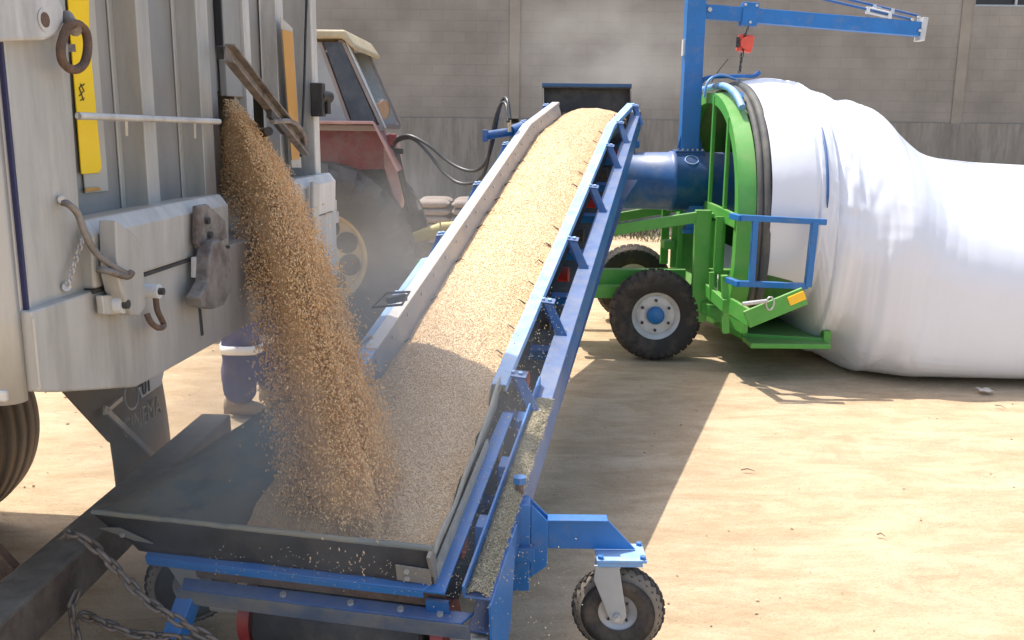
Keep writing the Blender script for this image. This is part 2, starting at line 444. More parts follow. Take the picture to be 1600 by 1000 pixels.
def make_wall():
    YW = 18.9
    t = thing('block_wall', (2, YW, 0), 'long grey concrete block wall with flat piers running behind the machines', 'wall')
    m = bpy.data.materials.new('block_masonry'); m.use_nodes = True
    T = m.node_tree; N, L = T.nodes, T.links; b = N['Principled BSDF']; b.inputs['Roughness'].default_value = 0.95
    b.inputs['Specular IOR Level'].default_value = 0.1
    tc = N.new('ShaderNodeTexCoord'); sx = N.new('ShaderNodeSeparateXYZ'); cx = N.new('ShaderNodeCombineXYZ')
    L.new(tc.outputs['Object'], sx.inputs[0]); L.new(sx.outputs['X'], cx.inputs[0]); L.new(sx.outputs['Z'], cx.inputs[1])
    br = N.new('ShaderNodeTexBrick'); L.new(cx.outputs[0], br.inputs['Vector'])
    br.inputs['Scale'].default_value = 1; br.inputs['Brick Width'].default_value = 0.42; br.inputs['Row Height'].default_value = 0.2
    br.inputs['Mortar Size'].default_value = 0.006; br.inputs['Mortar Smooth'].default_value = 0.4
    br.inputs['Color1'].default_value = (0.28, 0.255, 0.218, 1); br.inputs['Color2'].default_value = (0.30, 0.273, 0.233, 1)
    br.inputs['Mortar'].default_value = (0.262, 0.237, 0.202, 1)
    no = N.new('ShaderNodeTexNoise'); no.inputs['Scale'].default_value = 0.9; no.inputs['Detail'].default_value = 9
    L.new(tc.outputs['Object'], no.inputs[0])
    rp = N.new('ShaderNodeValToRGB'); rp.color_ramp.elements[0].position = .3; rp.color_ramp.elements[1].position = .75
    rp.color_ramp.elements[0].color = (.72, .72, .72, 1); rp.color_ramp.elements[1].color = (1.12, 1.12, 1.12, 1)
    L.new(no.outputs[0], rp.inputs[0])
    mx = N.new('ShaderNodeMixRGB'); mx.blend_type = 'MULTIPLY'; mx.inputs[0].default_value = 1
    L.new(br.outputs['Color'], mx.inputs[1]); L.new(rp.outputs[0], mx.inputs[2]); L.new(mx.outputs[0], b.inputs['Base Color'])
    bp = N.new('ShaderNodeBump'); bp.inputs['Distance'].default_value = .012; bp.inputs['Strength'].default_value = .4
    inv = N.new('ShaderNodeMath'); inv.operation = 'SUBTRACT'; inv.inputs[0].default_value = 1
    L.new(br.outputs['Fac'], inv.inputs[1])
    n4 = N.new('ShaderNodeTexNoise'); n4.inputs['Scale'].default_value = 30; L.new(tc.outputs['Object'], n4.inputs[0])
    ad = N.new('ShaderNodeMath'); ad.operation = 'ADD'; L.new(inv.outputs[0], ad.inputs[0]); L.new(n4.outputs[0], ad.inputs[1])
    L.new(ad.outputs[0], bp.inputs['Height']); L.new(bp.outputs[0], b.inputs['Normal'])
    conc = mat('stained_concrete', (0.225, 0.205, 0.172), 0.95, 0, 0.25, 2.2, 0.3, 30, dirt=(0.29, 0.27, 0.235), dirt_amt=0.7, dscale=2.6, dpos=(.5, .62), stretch=(2.2, 1, 0.35), spec=0.1)
    pier_m = mat('pier_concrete', (0.275, 0.247, 0.204), 0.95, 0, 0.15, 1.5, 0.2, 30, spec=0.1)
    zt = 2.0; zh = 7.5
    xw = P(1526, 9, YW - .05); xr = 16.5
    # block work leaving the window opening out
    mb = MB()
    wz0, wz1 = xw.z, xw.z + 1.0
    mb.box(((-14 + xw.x) / 2, YW + .1, (zt + zh) / 2), (xw.x + 14, .2, zh - zt))
    mb.box(((xw.x + xr) / 2, YW + .1, (zt + wz0) / 2), (xr - xw.x, .2, wz0 - zt))
    mb.box(((xw.x + xr) / 2, YW + .1, (wz1 + zh) / 2), (xr - xw.x, .2, zh - wz1))
    mb.box(((xw.x + 3.2 + xr) / 2, YW + .1, (wz0 + wz1) / 2), (xr - xw.x - 3.2, .2, wz1 - wz0))
    mb.build('block_panel', m, t)
    MB().box(((-14 + xr) / 2, YW + .09, zt / 2 - .05), (xr + 14, .24, zt + .1)).build('concrete_base', conc, t)
    for px in (803, 1494):
        x = P(px, 180, YW).x
        wd = 0.2
        MB().box((x, YW - .015, zh / 2), (wd, .03, zh)).build('pier', pier_m, t, bevel=.006)
    x = P(803, 180, YW).x - 8.6
    MB().box((x, YW - .015, zh / 2), (.2, .03, zh)).build('pier', pier_m, t, bevel=.006)
    wi = MB(); wi.box((xw.x + 1.6, YW + .17, (wz0 + wz1) / 2), (3.2, .03, wz1 - wz0)); win = wi.build('window', black, t)
    fr = MB()
    for zz in (wz0 + .02, wz1 - .02): fr.box((xw.x + 1.6, YW + .12, zz), (3.2, .05, .04))
    for i in range(5): fr.box((xw.x + .02 + i * .79, YW + .12, (wz0 + wz1) / 2), (.04, .046, wz1 - wz0 - .08))
    fr.build('frame', steel, win)
make_wall()

# ================================================================= WHEELS
def wheel_frame(c, axis, roll=0.0):
    ax = Vector(axis).normalized()
    up = Vector((0, 0, 1)); y = up.cross(ax).normalized(); z = ax.cross(y)
    return frame(c, ax, y, z) @ Matrix.Rotation(roll, 4, 'X')
def tyre_profile(r, wd, rr, crown=0.02):
    h = wd / 2
    return [(-h * .72, rr), (-h * .86, rr + (r - rr) * .12), (-h, rr + (r - rr) * .42), (-h * .98, rr + (r - rr) * .68), (-h * .88, r - crown * 1.4), (-h * .74, r - crown * .7),
            (-h * .35, r - crown * .15), (0, r), (h * .35, r - crown * .15), (h * .74, r - crown * .7), (h * .88, r - crown * 1.4), (h * .98, rr + (r - rr) * .68),
            (h, rr + (r - rr) * .42), (h * .86, rr + (r - rr) * .12), (h * .72, rr)]
def make_tyre(M, r, wd, rr, m, parent, style, nl=36, name='tyre'):
    mb = MB()
    mb.lathe(tyre_profile(r, wd, rr, .02 if r > .25 else .03), M, 72)
    h = wd / 2
    if style == 'diamond':
        ty = mb.build(name, m, parent)
        pr = tyre_profile(r, wd, rr, .03)[3:12]
        mb = MB(); mb.lathe([(a * 1.01, q + .0015) for a, q in pr], M, 72); mb.build('tread_groove', groove, ty)
        mb = MB()
    def lug(pts, r0, r1):  # pts (axial, angle) polygon
        q = [M @ Vector((a, (r0 + dr) * math.cos(t), (r0 + dr) * math.sin(t))) for a, t, dr in pts]
        q2 = [M @ Vector((a * .97, (r1 + dr) * math.cos(t), (r1 + dr) * math.sin(t))) for a, t, dr in pts]
        n = len(pts)
        mb.add(q + q2, [tuple(range(n, 2 * n))] + [(i, (i + 1) % n, (i + 1) % n + n, i + n) for i in range(n)])
    st = 2 * math.pi / nl
    if style == 'block':
        for k in range(nl):
            for sgn in (-1, 1):
                o = st * k + (st / 2 if sgn > 0 else 0)
                lug([(sgn * h * 1.0, o - st * .34, -.035), (sgn * h * .60, o - st * .34, 0), (sgn * h * .60, o + st * .34, 0), (sgn * h * 1.0, o + st * .34, -.035)], r - .03, r + .006)
                lug([(sgn * h * .52, o - st * .4, 0), (sgn * h * .1, o - st * .4, 0), (sgn * h * .1, o + st * .4, 0), (sgn * h * .52, o + st * .4, 0)], r - .03, r + .008)
    elif style == 'ag':
        for k in range(nl):
            for sgn in (-1, 1):
                o = st * k + (st / 2 if sgn > 0 else 0)
                lw = st * .30
                lug([(sgn * h * 1.02, o - lw + st * .0, -.11), (sgn * h * .82, o - lw + st * .12, -.01), (sgn * h * .04, o - lw + st * 1.0, 0), (sgn * h * .04, o + lw + st * 1.0, 0),
                     (sgn * h * .82, o + lw + st * .12, -.01), (sgn * h * 1.02, o + lw, -.11)], r - .06, r + .045)
    elif style == 'diamond':
        for row in range(-3, 4):
            for k in range(nl):
                o = st * k + (st / 2 if row % 2 else 0)
                a = row * h * .27; da = h * .215; dt = st * .38
                dr = -.05 * (abs(row) / 3.0) ** 2.2
                lug([(a - da, o, dr), (a, o - dt, dr), (a + da, o, dr), (a, o + dt, dr)], r - .012, r + .007)
        return mb.build('tread', m, ty) and ty
    elif style == 'rib':
        for a in (-.78, -.42, -.0, .42, .78):
            n = 96
            vs = []
            for k in range(n):
                t = 2 * math.pi * k / n
                wob = 0
                for (da, dr) in ((-.155, -.02), (-.15, .003), (.15, .003), (.155, -.02)):
                    rad = r + dr - .03 * abs(a) ** 2.5
                    vs.append(M @ Vector(((a + da) * h + wob, rad * math.cos(t), rad * math.sin(t))))
            mb.grid(vs, n, 4, True, True)
    return mb.build(name, m, parent)
def make_rim(M, rr, wd, m, parent, dish=0.5, bolts=6, side=1, nut_hole=.06, hubm=None, hubr=.06, name='rim'):
    h = wd / 2
    s_ = side
    mb = MB()
    pr = [(-h * .72, rr), (-h * .74, rr + .012), (-h * .66, rr + .004), (-h * .5, rr - .03), (0, rr - .06), (h * .5, rr - .03), (h * .66, rr + .004), (h * .74, rr + .012), (h * .72, rr)]
    mb.lathe(pr, M, 48)
    dz = s_ * h * dish
    mb.lathe([(dz * .3, rr - .045), (dz * .8, rr * .86), (dz, rr * .72), (dz, rr * .5), (dz * .9, rr * .42), (dz * .9, 0.001)], M, 48)
    o = mb.build(name, m, parent)
    bo = MB()
    for k in range(bolts):
        t = 2 * math.pi * (k + .5) / bolts
        a = M @ Vector((dz, rr * .62 * math.cos(t), rr * .62 * math.sin(t)))
        b_ = M @ Vector((dz + s_ * .02, rr * .62 * math.cos(t), rr * .62 * math.sin(t)))
        bo.tube([a, b_], rr * nut_hole, 12)
    bo.build('nuts_and_rim_holes', dark, o)
    if hubm:
        hb = MB(); hb.lathe([(dz * .8, hubr), (dz + s_ * .035, hubr), (dz + s_ * .045, hubr * .85), (dz + s_ * .045, .001)], M, 32)
        hb.build('hub', hubm, o)
    return o

# ================================================================= CONVEYOR
N0 = Vector((-.244, 2.99, .65)); NB = Vector((.77, 7.60, 1.99)); NH = Vector((1.03, 8.5, 2.17))
sd1 = (NB - N0).normalized(); sd2 = (NH - NB).normalized()
L1 = (NB - N0).length; L2 = (NH - NB).length
yaw = math.atan2(sd1.x, sd1.y)
wd = Vector((math.cos(yaw), -math.sin(yaw), 0))
nn1 = wd.cross(sd1).normalized(); nn2 = wd.cross(sd2).normalized()
def C(s, w_, n=0.0):
    if s <= L1: p = N0 + sd1 * s; nn = nn1
    else: p = NB + sd2 * (s - L1); nn = nn2
    if abs(s - L1) < 1e-6: nn = (nn1 + nn2).normalized()
    return p + wd * w_ + nn * n
LT = L1 + L2
def sweep(mb, prof, stations, cap=True, smooth=False):
    n = len(prof)
    vs = [C(s, a, b_) for s in stations for a, b_ in prof]
    fs = []
    for i in range(len(stations) - 1):
        for k in range(n):
            fs.append((i * n + k, i * n + (k + 1) % n, (i + 1) * n + (k + 1) % n, (i + 1) * n + k))
    if cap:
        fs.append(tuple(range(n))); fs.append(tuple((len(stations) - 1) * n + k for k in range(n - 1, -1, -1)))
    mb.add(vs, fs, smooth); return mb

def make_conveyor():
    t = thing('belt_conveyor', (.1, 4.5, 0), 'blue inclined belt conveyor on small wheels carrying grain up from its black hopper', 'conveyor')
    # side channels
    for sgn, x0 in ((1, 0.10), (-1, -0.85)):
        mb = MB()
        if sgn < 0: x0 = -.705
        st_ = [-.08, 1, 2, 3, 4, L1 - .001] if sgn > 0 else [1.2, 2, 3, 4, L1 - .001]
        st_.append(LT + .02)
        vs = []
        for s in st_:
            f = max(0, s / LT); sh = -.055 * f * (1 if sgn > 0 else 0); wdt = .095 - .015 * f
            i_ = x0 + sh; o_ = i_ + sgn * wdt; th = .008 * sgn
            base = N0 + sd1 * s
            for a, b_ in ((i_, -.15), (o_, -.15), (o_, -.31), (i_, -.31), (i_, -.302), (o_ - th, -.302), (o_ - th, -.158), (i_, -.158)):
                vs.append(base + wd * a + nn1 * (b_ - (.0 if sgn > 0 else .03)))
        n = 8
        fs = [(i * n + k, i * n + (k + 1) % n, (i + 1) * n + (k + 1) % n, (i + 1) * n + k) for i in range(len(st_) - 1) for k in range(n)]
        fs += [tuple(range(n)), tuple((len(st_) - 1) * n + k for k in range(n - 1, -1, -1))]
        mb.add(vs, fs)
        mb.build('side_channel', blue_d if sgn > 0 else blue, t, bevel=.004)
        # inner lip of lower tray
        mb = MB()
        if sgn < 0: continue
        li = x0 + (.004 if sgn > 0 else -.004)
        sweep(mb, [(li - .004, -.149), (li + .004, -.149), (li + .004, -.105), (li - .004, -.105)], [-.08, 1.28])
        mb.build('tray_lip', blue, t)
    # rails : folded flange strip + inner sheet
    mb = MB()
    sweep(mb, [(-.055, 0), (.012, 0), (.012, -.035), (.006, -.035), (.006, -.006), (-.049, -.006), (-.049, -.03), (-.055, -.03)], [1.02, 2, 3, 4, L1, LT])
    rr = mb.build('side_rail', blue_l, t, bevel=.003)
    mb = MB(); sweep(mb, [(-.056, -.006), (-.0495, -.006), (-.085, -.20), (-.092, -.20)], [1.02, 2, 3, 4, L1, LT - .02]); mb.build('side_sheet', shadesteel, t)
    mb = MB()
    sweep(mb, [(-.72, 0), (-.652, 0), (-.652, -.03), (-.658, -.03), (-.658, -.006), (-.714, -.006), (-.714, -.035), (-.72, -.035)], [1.05, 2, 3, 4, L1, LT])
    mb.build('side_rail', blue_l, t, bevel=.003)
    mb = MB(); sweep(mb, [(-.76, -.012), (-.7205, -.002), (-.7205, -.008), (-.76, -.06)], [1.12, 1.6, 2.0, 2.3]); mb.build('rail_flange', blue_l, t, bevel=.002)
    # pale galvanised cap on the upper left rail
    mb = MB()
    sweep(mb, [(-.710, -.004), (-.710, .003), (-.650, .003), (-.650, -.02), (-.653, -.02), (-.653, .0005), (-.707, .0005), (-.707, -.004)], [1.25, 2, 3, 4, L1, LT + .005])
    mb.build('rail_cap', steel, t)
    mb = MB()
    sweep(mb, [(-.657, -.006), (-.6505, -.006), (-.60, -.205), (-.607, -.205)], [.95, 2, 3, 4, L1, LT - .03])
    ls = mb.build('side_sheet', shadesteel, t)
    bo = MB()
    s = 1.2
    while s < LT - .1:
        p = C(s, -.6505 + .010, -.035); bo = MB(); bolt(bo, p, wd, .009, .006); s += .235
        bo.build('bolt', steel, ls)
    # rubber skirting at foot of the left sheet
    mb = MB(); sweep(mb, [(-.632, -.13), (-.622, -.13), (-.592, -.225), (-.60, -.225)], [.9, 2, 3, 4, L1, LT - .05]); mb.build('belt_skirt', flap_g, t)
    mb = MB(); sweep(mb, [(-.085, -.14), (-.078, -.14), (-.12, -.225), (-.128, -.225)], [.9, 2, 3, 4, L1, LT - .05]); mb.build('belt_skirt', flap_d, t)
    # belt (top run, bottom run, wrapped round tail drum)
    prof_s = []
    for i in range(13):
        a = math.pi / 2 + math.pi * i / 12
        prof_s.append((-.02 + .15 * math.cos(a) * 1.0, -.40 + .15 * math.sin(a)))
    mb = MB(); vs = []; top = []
    stt = [LT + .02, LT - .3, L1, 4, 3, 2, 1, .3]
    line = [(s, -.25) for s in stt] + prof_s + [(s, -.55 if s < 3 else -.55 + (s - 3) * .05) for s in (.3, 1, 2, 3, 4, L1, LT - .1)]
    for s, n in line:
        for w_ in (-.66, -.05): vs.append(C(s, w_, n))
    mb.grid(vs, len(line), 2, True)
    mb.build('belt', belt_m, t, solid=.01)
    # head drum
    hp = C(LT - .02, -.66, -.36); hq = C(LT - .02, -.05, -.36)
    MB().cyl(hp, hq, .10, 28).build('head_drum', dark, t)
    MB().cyl(C(-.02, -.66, -.40), C(-.02, -.05, -.40), .137, 32).build('tail_drum', rubber_g, t)
    for w0, w1 in ((-.735, -.69), (-.02, .025)):
        MB().cyl(C(-.02, w0, -.40), C(-.02, w1, -.40), .125, 28).build('drum_end', red, t)
    MB().cyl(C(-.02, -.9, -.40), C(-.02, .16, -.40), .022, 12).build('tail_axle', steel, t)
    MB().cyl(C(LT - .04, .02, -.10), C(LT - .04, .07, -.10), .05, 18).build('drum_bearing', dark, t)
    # idlers & cross members under the belt
    s = .35
    k = 0
    while s < LT - .5:
        MB().cyl(C(s, -.60, -.32), C(s, -.02, -.32), .045, 16).build('idler_roller', red if k % 2 == 0 else dark, t)
        MB().bar(C(s + .22, -.86, -.285), C(s + .22, .11, -.285), .06, .05, nn1).build('cross_member', blue, t)
        s += .62; k += 1
    mb = MB()
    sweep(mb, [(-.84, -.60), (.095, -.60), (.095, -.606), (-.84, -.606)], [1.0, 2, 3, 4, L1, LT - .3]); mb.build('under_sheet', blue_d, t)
    # brackets from the rail down to the channel
    for s in (1.10, 1.82, 2.62, 3.50, 4.38, 5.0, LT - .12):
        for sgn in (1, -1):
            kf = 1 - .28 * s / LT; x = (lambda q: q * kf) if sgn > 0 else (lambda q: -.72 - q * .6)
            mb = MB()
            a = [C(s, x(.0), .0), C(s, x(.085), -.008), C(s, x(.085), -.016), C(s, x(.0), -.008)]
            mb.prism(a, sd1 * .055)
            q = [C(s + .004, x(.03), -.01), C(s + .004, x(.072), -.012), C(s - .07, x(.165), -.15), C(s - .07, x(.105), -.15)]
            mb.prism(q, sd1 * .008 + nn1 * .006)
            q = [C(s + .03, x(.0), -.02), C(s + .03, x(.02), -.02), C(s + .0, x(.09), -.15), C(s + .0, x(.07), -.15)]
            mb.prism(q, sd1 * .03)
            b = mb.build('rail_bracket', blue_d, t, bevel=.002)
            bo = MB(); bolt(bo, C(s + .027, x(.055), -.008), nn1, .011, .012); bolt(bo, C(s + .027, x(.02), -.002), nn1, .009, .01)
            bo.build('bolt', blue_l, b)
    # ---- hopper at the tail
    FLc = (-.04, -1.254, .0); FRc = (-.04, 0.0, 0.0)
    LE = (1.36, -.72, .01); RE = (1.05, -.02, .02)
    def strip(name, m, A, B, n=24, k=8, sag=0.0, wob=0.004, th=.008, seed=0, parent=t):
        mb = MB(); pts = []
        for i in range(n + 1):
            f = i / n
            pa = Vector([A[0][j] + (A[1][j] - A[0][j]) * f for j in range(3)])
            pb = Vector([B[0][j] + (B[1][j] - B[0][j]) * f for j in range(3)])
            for j in range(k + 1):
                g = j / k
                q = pa.lerp(pb, g)
                c_ = C(q.x, q.y, q.z - sag * math.sin(math.pi * f) * (1 - g) - .03 * math.sin(math.pi * g) * (1 if sag else 0))
                e = nz(f * 6 + seed, g * 3, seed) * wob * 3
                pts.append(c_ + Vector((0, 0, e)))
        mb.grid(pts, n + 1, k + 1)
        return mb.build(name, m, parent, solid=th)
    # left rubber wall slopes from the flared rim down to the belt
    strip('hopper_flap', flap, (FLc, LE), ((-.04, -.60, -.20), (1.36, -.60, -.22)), sag=.02, wob=.006, seed=1)
    strip('hopper_flap', flap_g, (FRc, RE), ((-.04, -.055, -.20), (1.05, -.07, -.20)), sag=.02, wob=.006, seed=4)
    # front rubber wall
    strip('front_flap', flap_d, ((-.045, -1.27, .008), (-.045, -.0, .01)), ((-.07, -1.10, -.12), (-.07, .0, -.115)), sag=.0, wob=.004, th=.014, seed=9)
    strip('hopper_floor', flap_d, ((-.04, -1.10, -.12), (-.04, .0, -.115)), ((.05, -.66, -.25), (.05, -.05, -.25)), wob=.001, seed=12)
    # rolled rim along the front and left
    mb = MB(); pth = [C(-.045, -1.27 + 1.27 * i / 20, .012 + .004 * nz(i * .7, 3)) for i in range(21)]
    mb.tube(pth, .011, 8); mb.build('rim_fold', flap, t)
    # galvanised corner plates
    mb = MB(); mb.prism([C(-.075, -.125, -.045), C(-.075, -.005, -.05), C(-.075, -.005, -.115), C(-.075, -.125, -.11)], -sd1 * .006); pl = mb.build('corner_plate', dullsteel, t, bevel=.001)
    bo = MB()
    for n in (-.062, -.092): bolt(bo, C(-.083, -.085, n), -sd1, .010, .008)
    bo.build('bolt', steel, pl)
    mb = MB(); mb.prism([C(-.075, -1.235, -.03), C(-.075, -1.15, -.02), C(-.075, -1.03, -.075), C(-.075, -1.10, -.07)], -sd1 * .006); pl = mb.build('corner_plate', dullsteel, t, bevel=.001)
    bo = MB(); bolt(bo, C(-.083, -1.14, -.045), -sd1, .009, .008); bo.build('bolt', steel, pl)
    mb = MB(); mb.bar(C(-.06, -.005, .01), C(-.04, .0, -.13), .012, .05, sd1); mb.build('corner_strip', dullsteel, t)
    mb = MB(); sweep(mb, [(-.002, -.06), (.006, -.06), (.006, -.13), (-.002, -.13)], [-.04, .7]); mb.build('side_strip', flap_g, t)
    # front hopper ledge and right ledge (blue flat flanges)
    mb = MB(); mb.hexa([C(-.105, -1.06, -.128), C(-.105, -.03, -.128), C(-.06, .0, -.128), C(-.06, -1.07, -.128),
                        C(-.105, -1.06, -.118), C(-.105, -.03, -.118), C(-.06, .0, -.118), C(-.06, -1.07, -.118)])
    mb.hexa([C(-.105, -1.06, -.155), C(-.105, -.03, -.155), C(-.099, -.03, -.155), C(-.099, -1.06, -.155),
             C(-.105, -1.06, -.129), C(-.105, -.03, -.129), C(-.099, -.03, -.129), C(-.099, -1.06, -.129)])
    mb.build('hopper_ledge', blue, t, bevel=.003)
    mb = MB(); mb.hexa([C(-.10, -.03, -.134), C(-.10, .045, -.134), C(.95, .055, -.10), C(.95, .005, -.10),
                        C(-.10, -.03, -.124), C(-.10, .045, -.124), C(.95, .055, -.092), C(.95, .005, -.092)])
    mb.build('hopper_ledge', blue, t, bevel=.002)
    mb = MB(); mb.bar(C(-.085, -.03, -.22), C(-.085, .05, -.22), .012, .09, nn1); mb.build('gusset', blue_d, t)
    # gussets between ledge and channel
    for s in (.25, .62, .95):
        mb = MB(); mb.prism([C(s, .06, -.13), C(s, .10, -.13), C(s - .06, .105, -.25), C(s - .06, .06, -.25)], sd1 * .07)
        mb.build('gusset', blue, t, bevel=.002)
    # tail cross member (channel)
    webm = mat('dusty_blue_web', (.085, .115, .17), .6, 0, .2, 6, dirt=(.22, .2, .16), dirt_amt=.8, dscale=4, dpos=(.4, .6))
    mb = MB()
    def CH(s, w_, n): return C(s, w_, n)
    mb.hexa([CH(-.125, -.93, -.237), CH(-.125, .10, -.237), CH(-.07, .13, -.237), CH(-.07, -.95, -.237),
             CH(-.125, -.93, -.227), CH(-.125, .10, -.227), CH(-.07, .13, -.227), CH(-.07, -.95, -.227)])
    tc_ = mb.build('tail_cross_member', blue_d, t, bevel=.003); mb = MB()
    mb.hexa([CH(-.133, -.95, -.292), CH(-.133, .13, -.292), CH(-.1255, .13, -.292), CH(-.1255, -.95, -.292),
             CH(-.133, -.95, -.229), CH(-.133, .13, -.229), CH(-.1255, .13, -.229), CH(-.1255, -.95, -.229)])
    mb.build('cross_member_web', webm, tc_, bevel=.002)
    for w_ in (-.55, -.30, -.12, .02): bo = MB(); bolt(bo, C(-.098, w_, -.227), nn1, .012, .01); bo.build('bolt', steel, tc_)
    MB().bar(C(-.055, -.9, -.185), C(-.055, .03, -.185), .02, .08, nn1).build('dirty_strip', rust, t)
    # legs / gusset plates at the tail
    mb = MB(); mb.prism([C(-.10, .192, -.16), C(.32, .192, -.16), C(.10, .198, -.47), C(-.16, .198, -.50)], wd * .008); mb.build('frame_gusset', blue, t)
    for w_ in (-.98, ):
        mb = MB(); mb.bar(C(-.10, w_ + .06, -.28), C(-.26, w_ + .04, -.40), .07, .06); mb.bar(C(-.26, w_ + .0, -.42), C(-.26, w_ + .12, -.42), .07, .07)
        mb.build('drawbar_lug', blue, t, bevel=.004)
    # ------------------------------------------------ right caster arm
    cc = Vector((.425, 3.43, .178))
    mb = MB()
    A = P(797, 786, 3.42); B = P(832, 920, 3.42)
    bx = (A.x + B.x) / 2; bw = .075
    zt, zb = A.z, B.z
    mb.box((bx - .005, 3.45, (zt + zb) / 2), (bw, .10, zt - zb))
    post = mb.build('jack_post', blue, t, bevel=.004)
    # sleeve plates
    mb = MB()
    mb.box((bx - .02, 3.44, zb + .16), (.14, .13, .055))
    mb.prism([(bx + .034, 3.41, zt + .0), (bx + .10, 3.41, zt - .07), (bx + .10, 3.41, zb + .10), (bx + .034, 3.41, zb + .05)], (0, .01, 0))
    mb.prism([(bx + .034, 3.47, zt + .0), (bx + .10, 3.47, zt - .07), (bx + .10, 3.47, zb + .10), (bx + .034, 3.47, zb + .05)], (0, .01, 0))
    mb.box((bx - .058, 3.46, zb + .12), (.02, .16, .30))
    mb.build('sleeve', blue, t, bevel=.003)
    sc = MB(); sc.cyl((bx - .01, 3.45, zt), (bx - .01, 3.45, zt + .085), .016, 14)
    sp = sc.build('jack_screw', rust, t)
    hb = MB(); hb.tube([(bx - .01, 3.45, zt + .07), (bx - .01, 3.45, zt + .095)], .028, 6, smooth=False); hb.cyl((bx - .01, 3.45, zt), (bx - .01, 3.45, zt + .012), .026, 8)
    hb.build('screw_head', blue, sp)
    # arm plate
    za = P(850, 812, 3.45).z; zc = P(850, 855, 3.45).z; zp = cc.z + .235
    x1 = P(942, 812, 3.45).x
    mb = MB()
    xe = cc.x + .06
    xa = bx + .10
    mb.prism([(xa, 3.44, za), (cc.x - .05, 3.44, za + .005), (xe + .0, 3.44, zp + .005), (cc.x - .09, 3.44, zp + .005), (xa, 3.44, zc - .0)], (0, .012, 0))
    mb.box(((xa + cc.x - .05) / 2, 3.452, za + .006), (cc.x - .05 - xa, .06, .008))
    mb.build('caster_arm', blue, t, bevel=.002)
    mb = MB(); mb.box((cc.x - .0, 3.43, zp - .006), (.19, .15, .012)); mb.box((cc.x - .005, 3.425, zp - .022), (.17, .13, .016))
    pl = mb.build('caster_plate', blue_l, t, bevel=.002)
    for dx in (-.08, .08):
        for dy in (-.06, .06): bo = MB(); bolt(bo, (cc.x + dx, 3.43 + dy, zp), (0, 0, 1), .012, .012); bo.build('bolt', blue, pl)
    def caster(cc, zp, swivel, arm_down=Vector((0.05, 0, 0))):
        ax = Vector((math.sin(swivel), -math.cos(swivel), 0))
        fw = Vector((math.cos(swivel), math.sin(swivel), 0))
        wh = bpy.data.objects.new('caster_wheel', None); COL.objects.link(wh); wh.parent = t; BASE[wh.name] = BASE[t.name]
        M = wheel_frame(cc, ax)
        make_tyre(M, .175, .105, .075, rubber, wh, 'diamond', 30)
        make_rim(M, .08, .10, rimgrey, wh, dish=.25, bolts=4, side=1, hubm=steel, hubr=.022)
        fk = MB()
        for sg in (1, -1):
            o = ax * sg * .064
            top = Vector((cc.x, cc.y, zp - .03)) + o - fw * .055
            tp = [top - fw * .035, top + fw * .055, cc + o + fw * .035 + Vector((0, 0, .005)), cc + o + fw * .02 - Vector((0, 0, .03)), cc + o - fw * .02 - Vector((0, 0, .03)), cc + o - fw * .04 + Vector((0, 0, .01)),
                  top - fw * .04 - Vector((0, 0, .06))]
            fk.prism(tp, ax * sg * .006)
        tq = Vector((cc.x, cc.y, zp - .034)) - fw * .045
        fk.box(tq, (.10, .14, .008), Matrix.Rotation(swivel, 3, 'Z'))
        fo = fk.build('fork', forkgrey, t, bevel=.003)
        ab = MB(); ab.tube([cc + ax * .070, cc + ax * .085], .016, 6, smooth=False); ab.tube([cc + ax * .085, cc + ax * .095], .009, 10); ab.build('axle_nut', steel, fo)
        MB().cyl((cc.x - fw.x * .03, cc.y - fw.y * .03, zp - .032), (cc.x - fw.x * .03, cc.y - fw.y * .03, zp - .018), .045, 20).build('swivel', steel, fo)
    caster(cc, zp, R(-8))
    c2 = Vector((-1.30, 3.62, .178))
    mb = MB(); mb.bar((c2.x, c2.y, zp), (-.98, 3.42, zp + .06), .012, .08); mb.box((c2.x, c2.y, zp - .008), (.18, .14, .014)); mb.build('caster_arm', blue_d, t, bevel=.002)
    caster(c2, zp - .02, R(20))
    # hydraulic motor and hose fittings at the head, left side
    mb = MB(); a = P(758, 212, 7.6); b_ = P(798, 206, 7.7)
    mb.cyl(a, b_, .034, 16); mb.cyl(b_, P(815, 200, 7.8), .048, 16); mb.box(a, (.04, .09, .09)); mb.build('hydraulic_motor', blue_d, t, bevel=.003)
    MB().cyl(P(796, 206, 7.55), P(796, 186, 7.55), .014, 10).build('hose_fitting', cream, t)
    # small round latch bracket on the left side near the tractor
    mb = MB()
    q = [P(582, 480, 4.3), P(604, 458, 4.4), P(640, 456, 4.4), P(628, 476, 4.3)]
    mb.tube(q, .006, 8, closed=True); mb.bar(P(606, 470, 4.35), P(634, 464, 4.4), .03, .03)
    mb.build('hand_crank', dark, t)
    # support legs under the middle (main axle)
    for w_ in (-.86, .10):
        p = C(3.3, w_, -.3)
    return t
conv = make_conveyor()

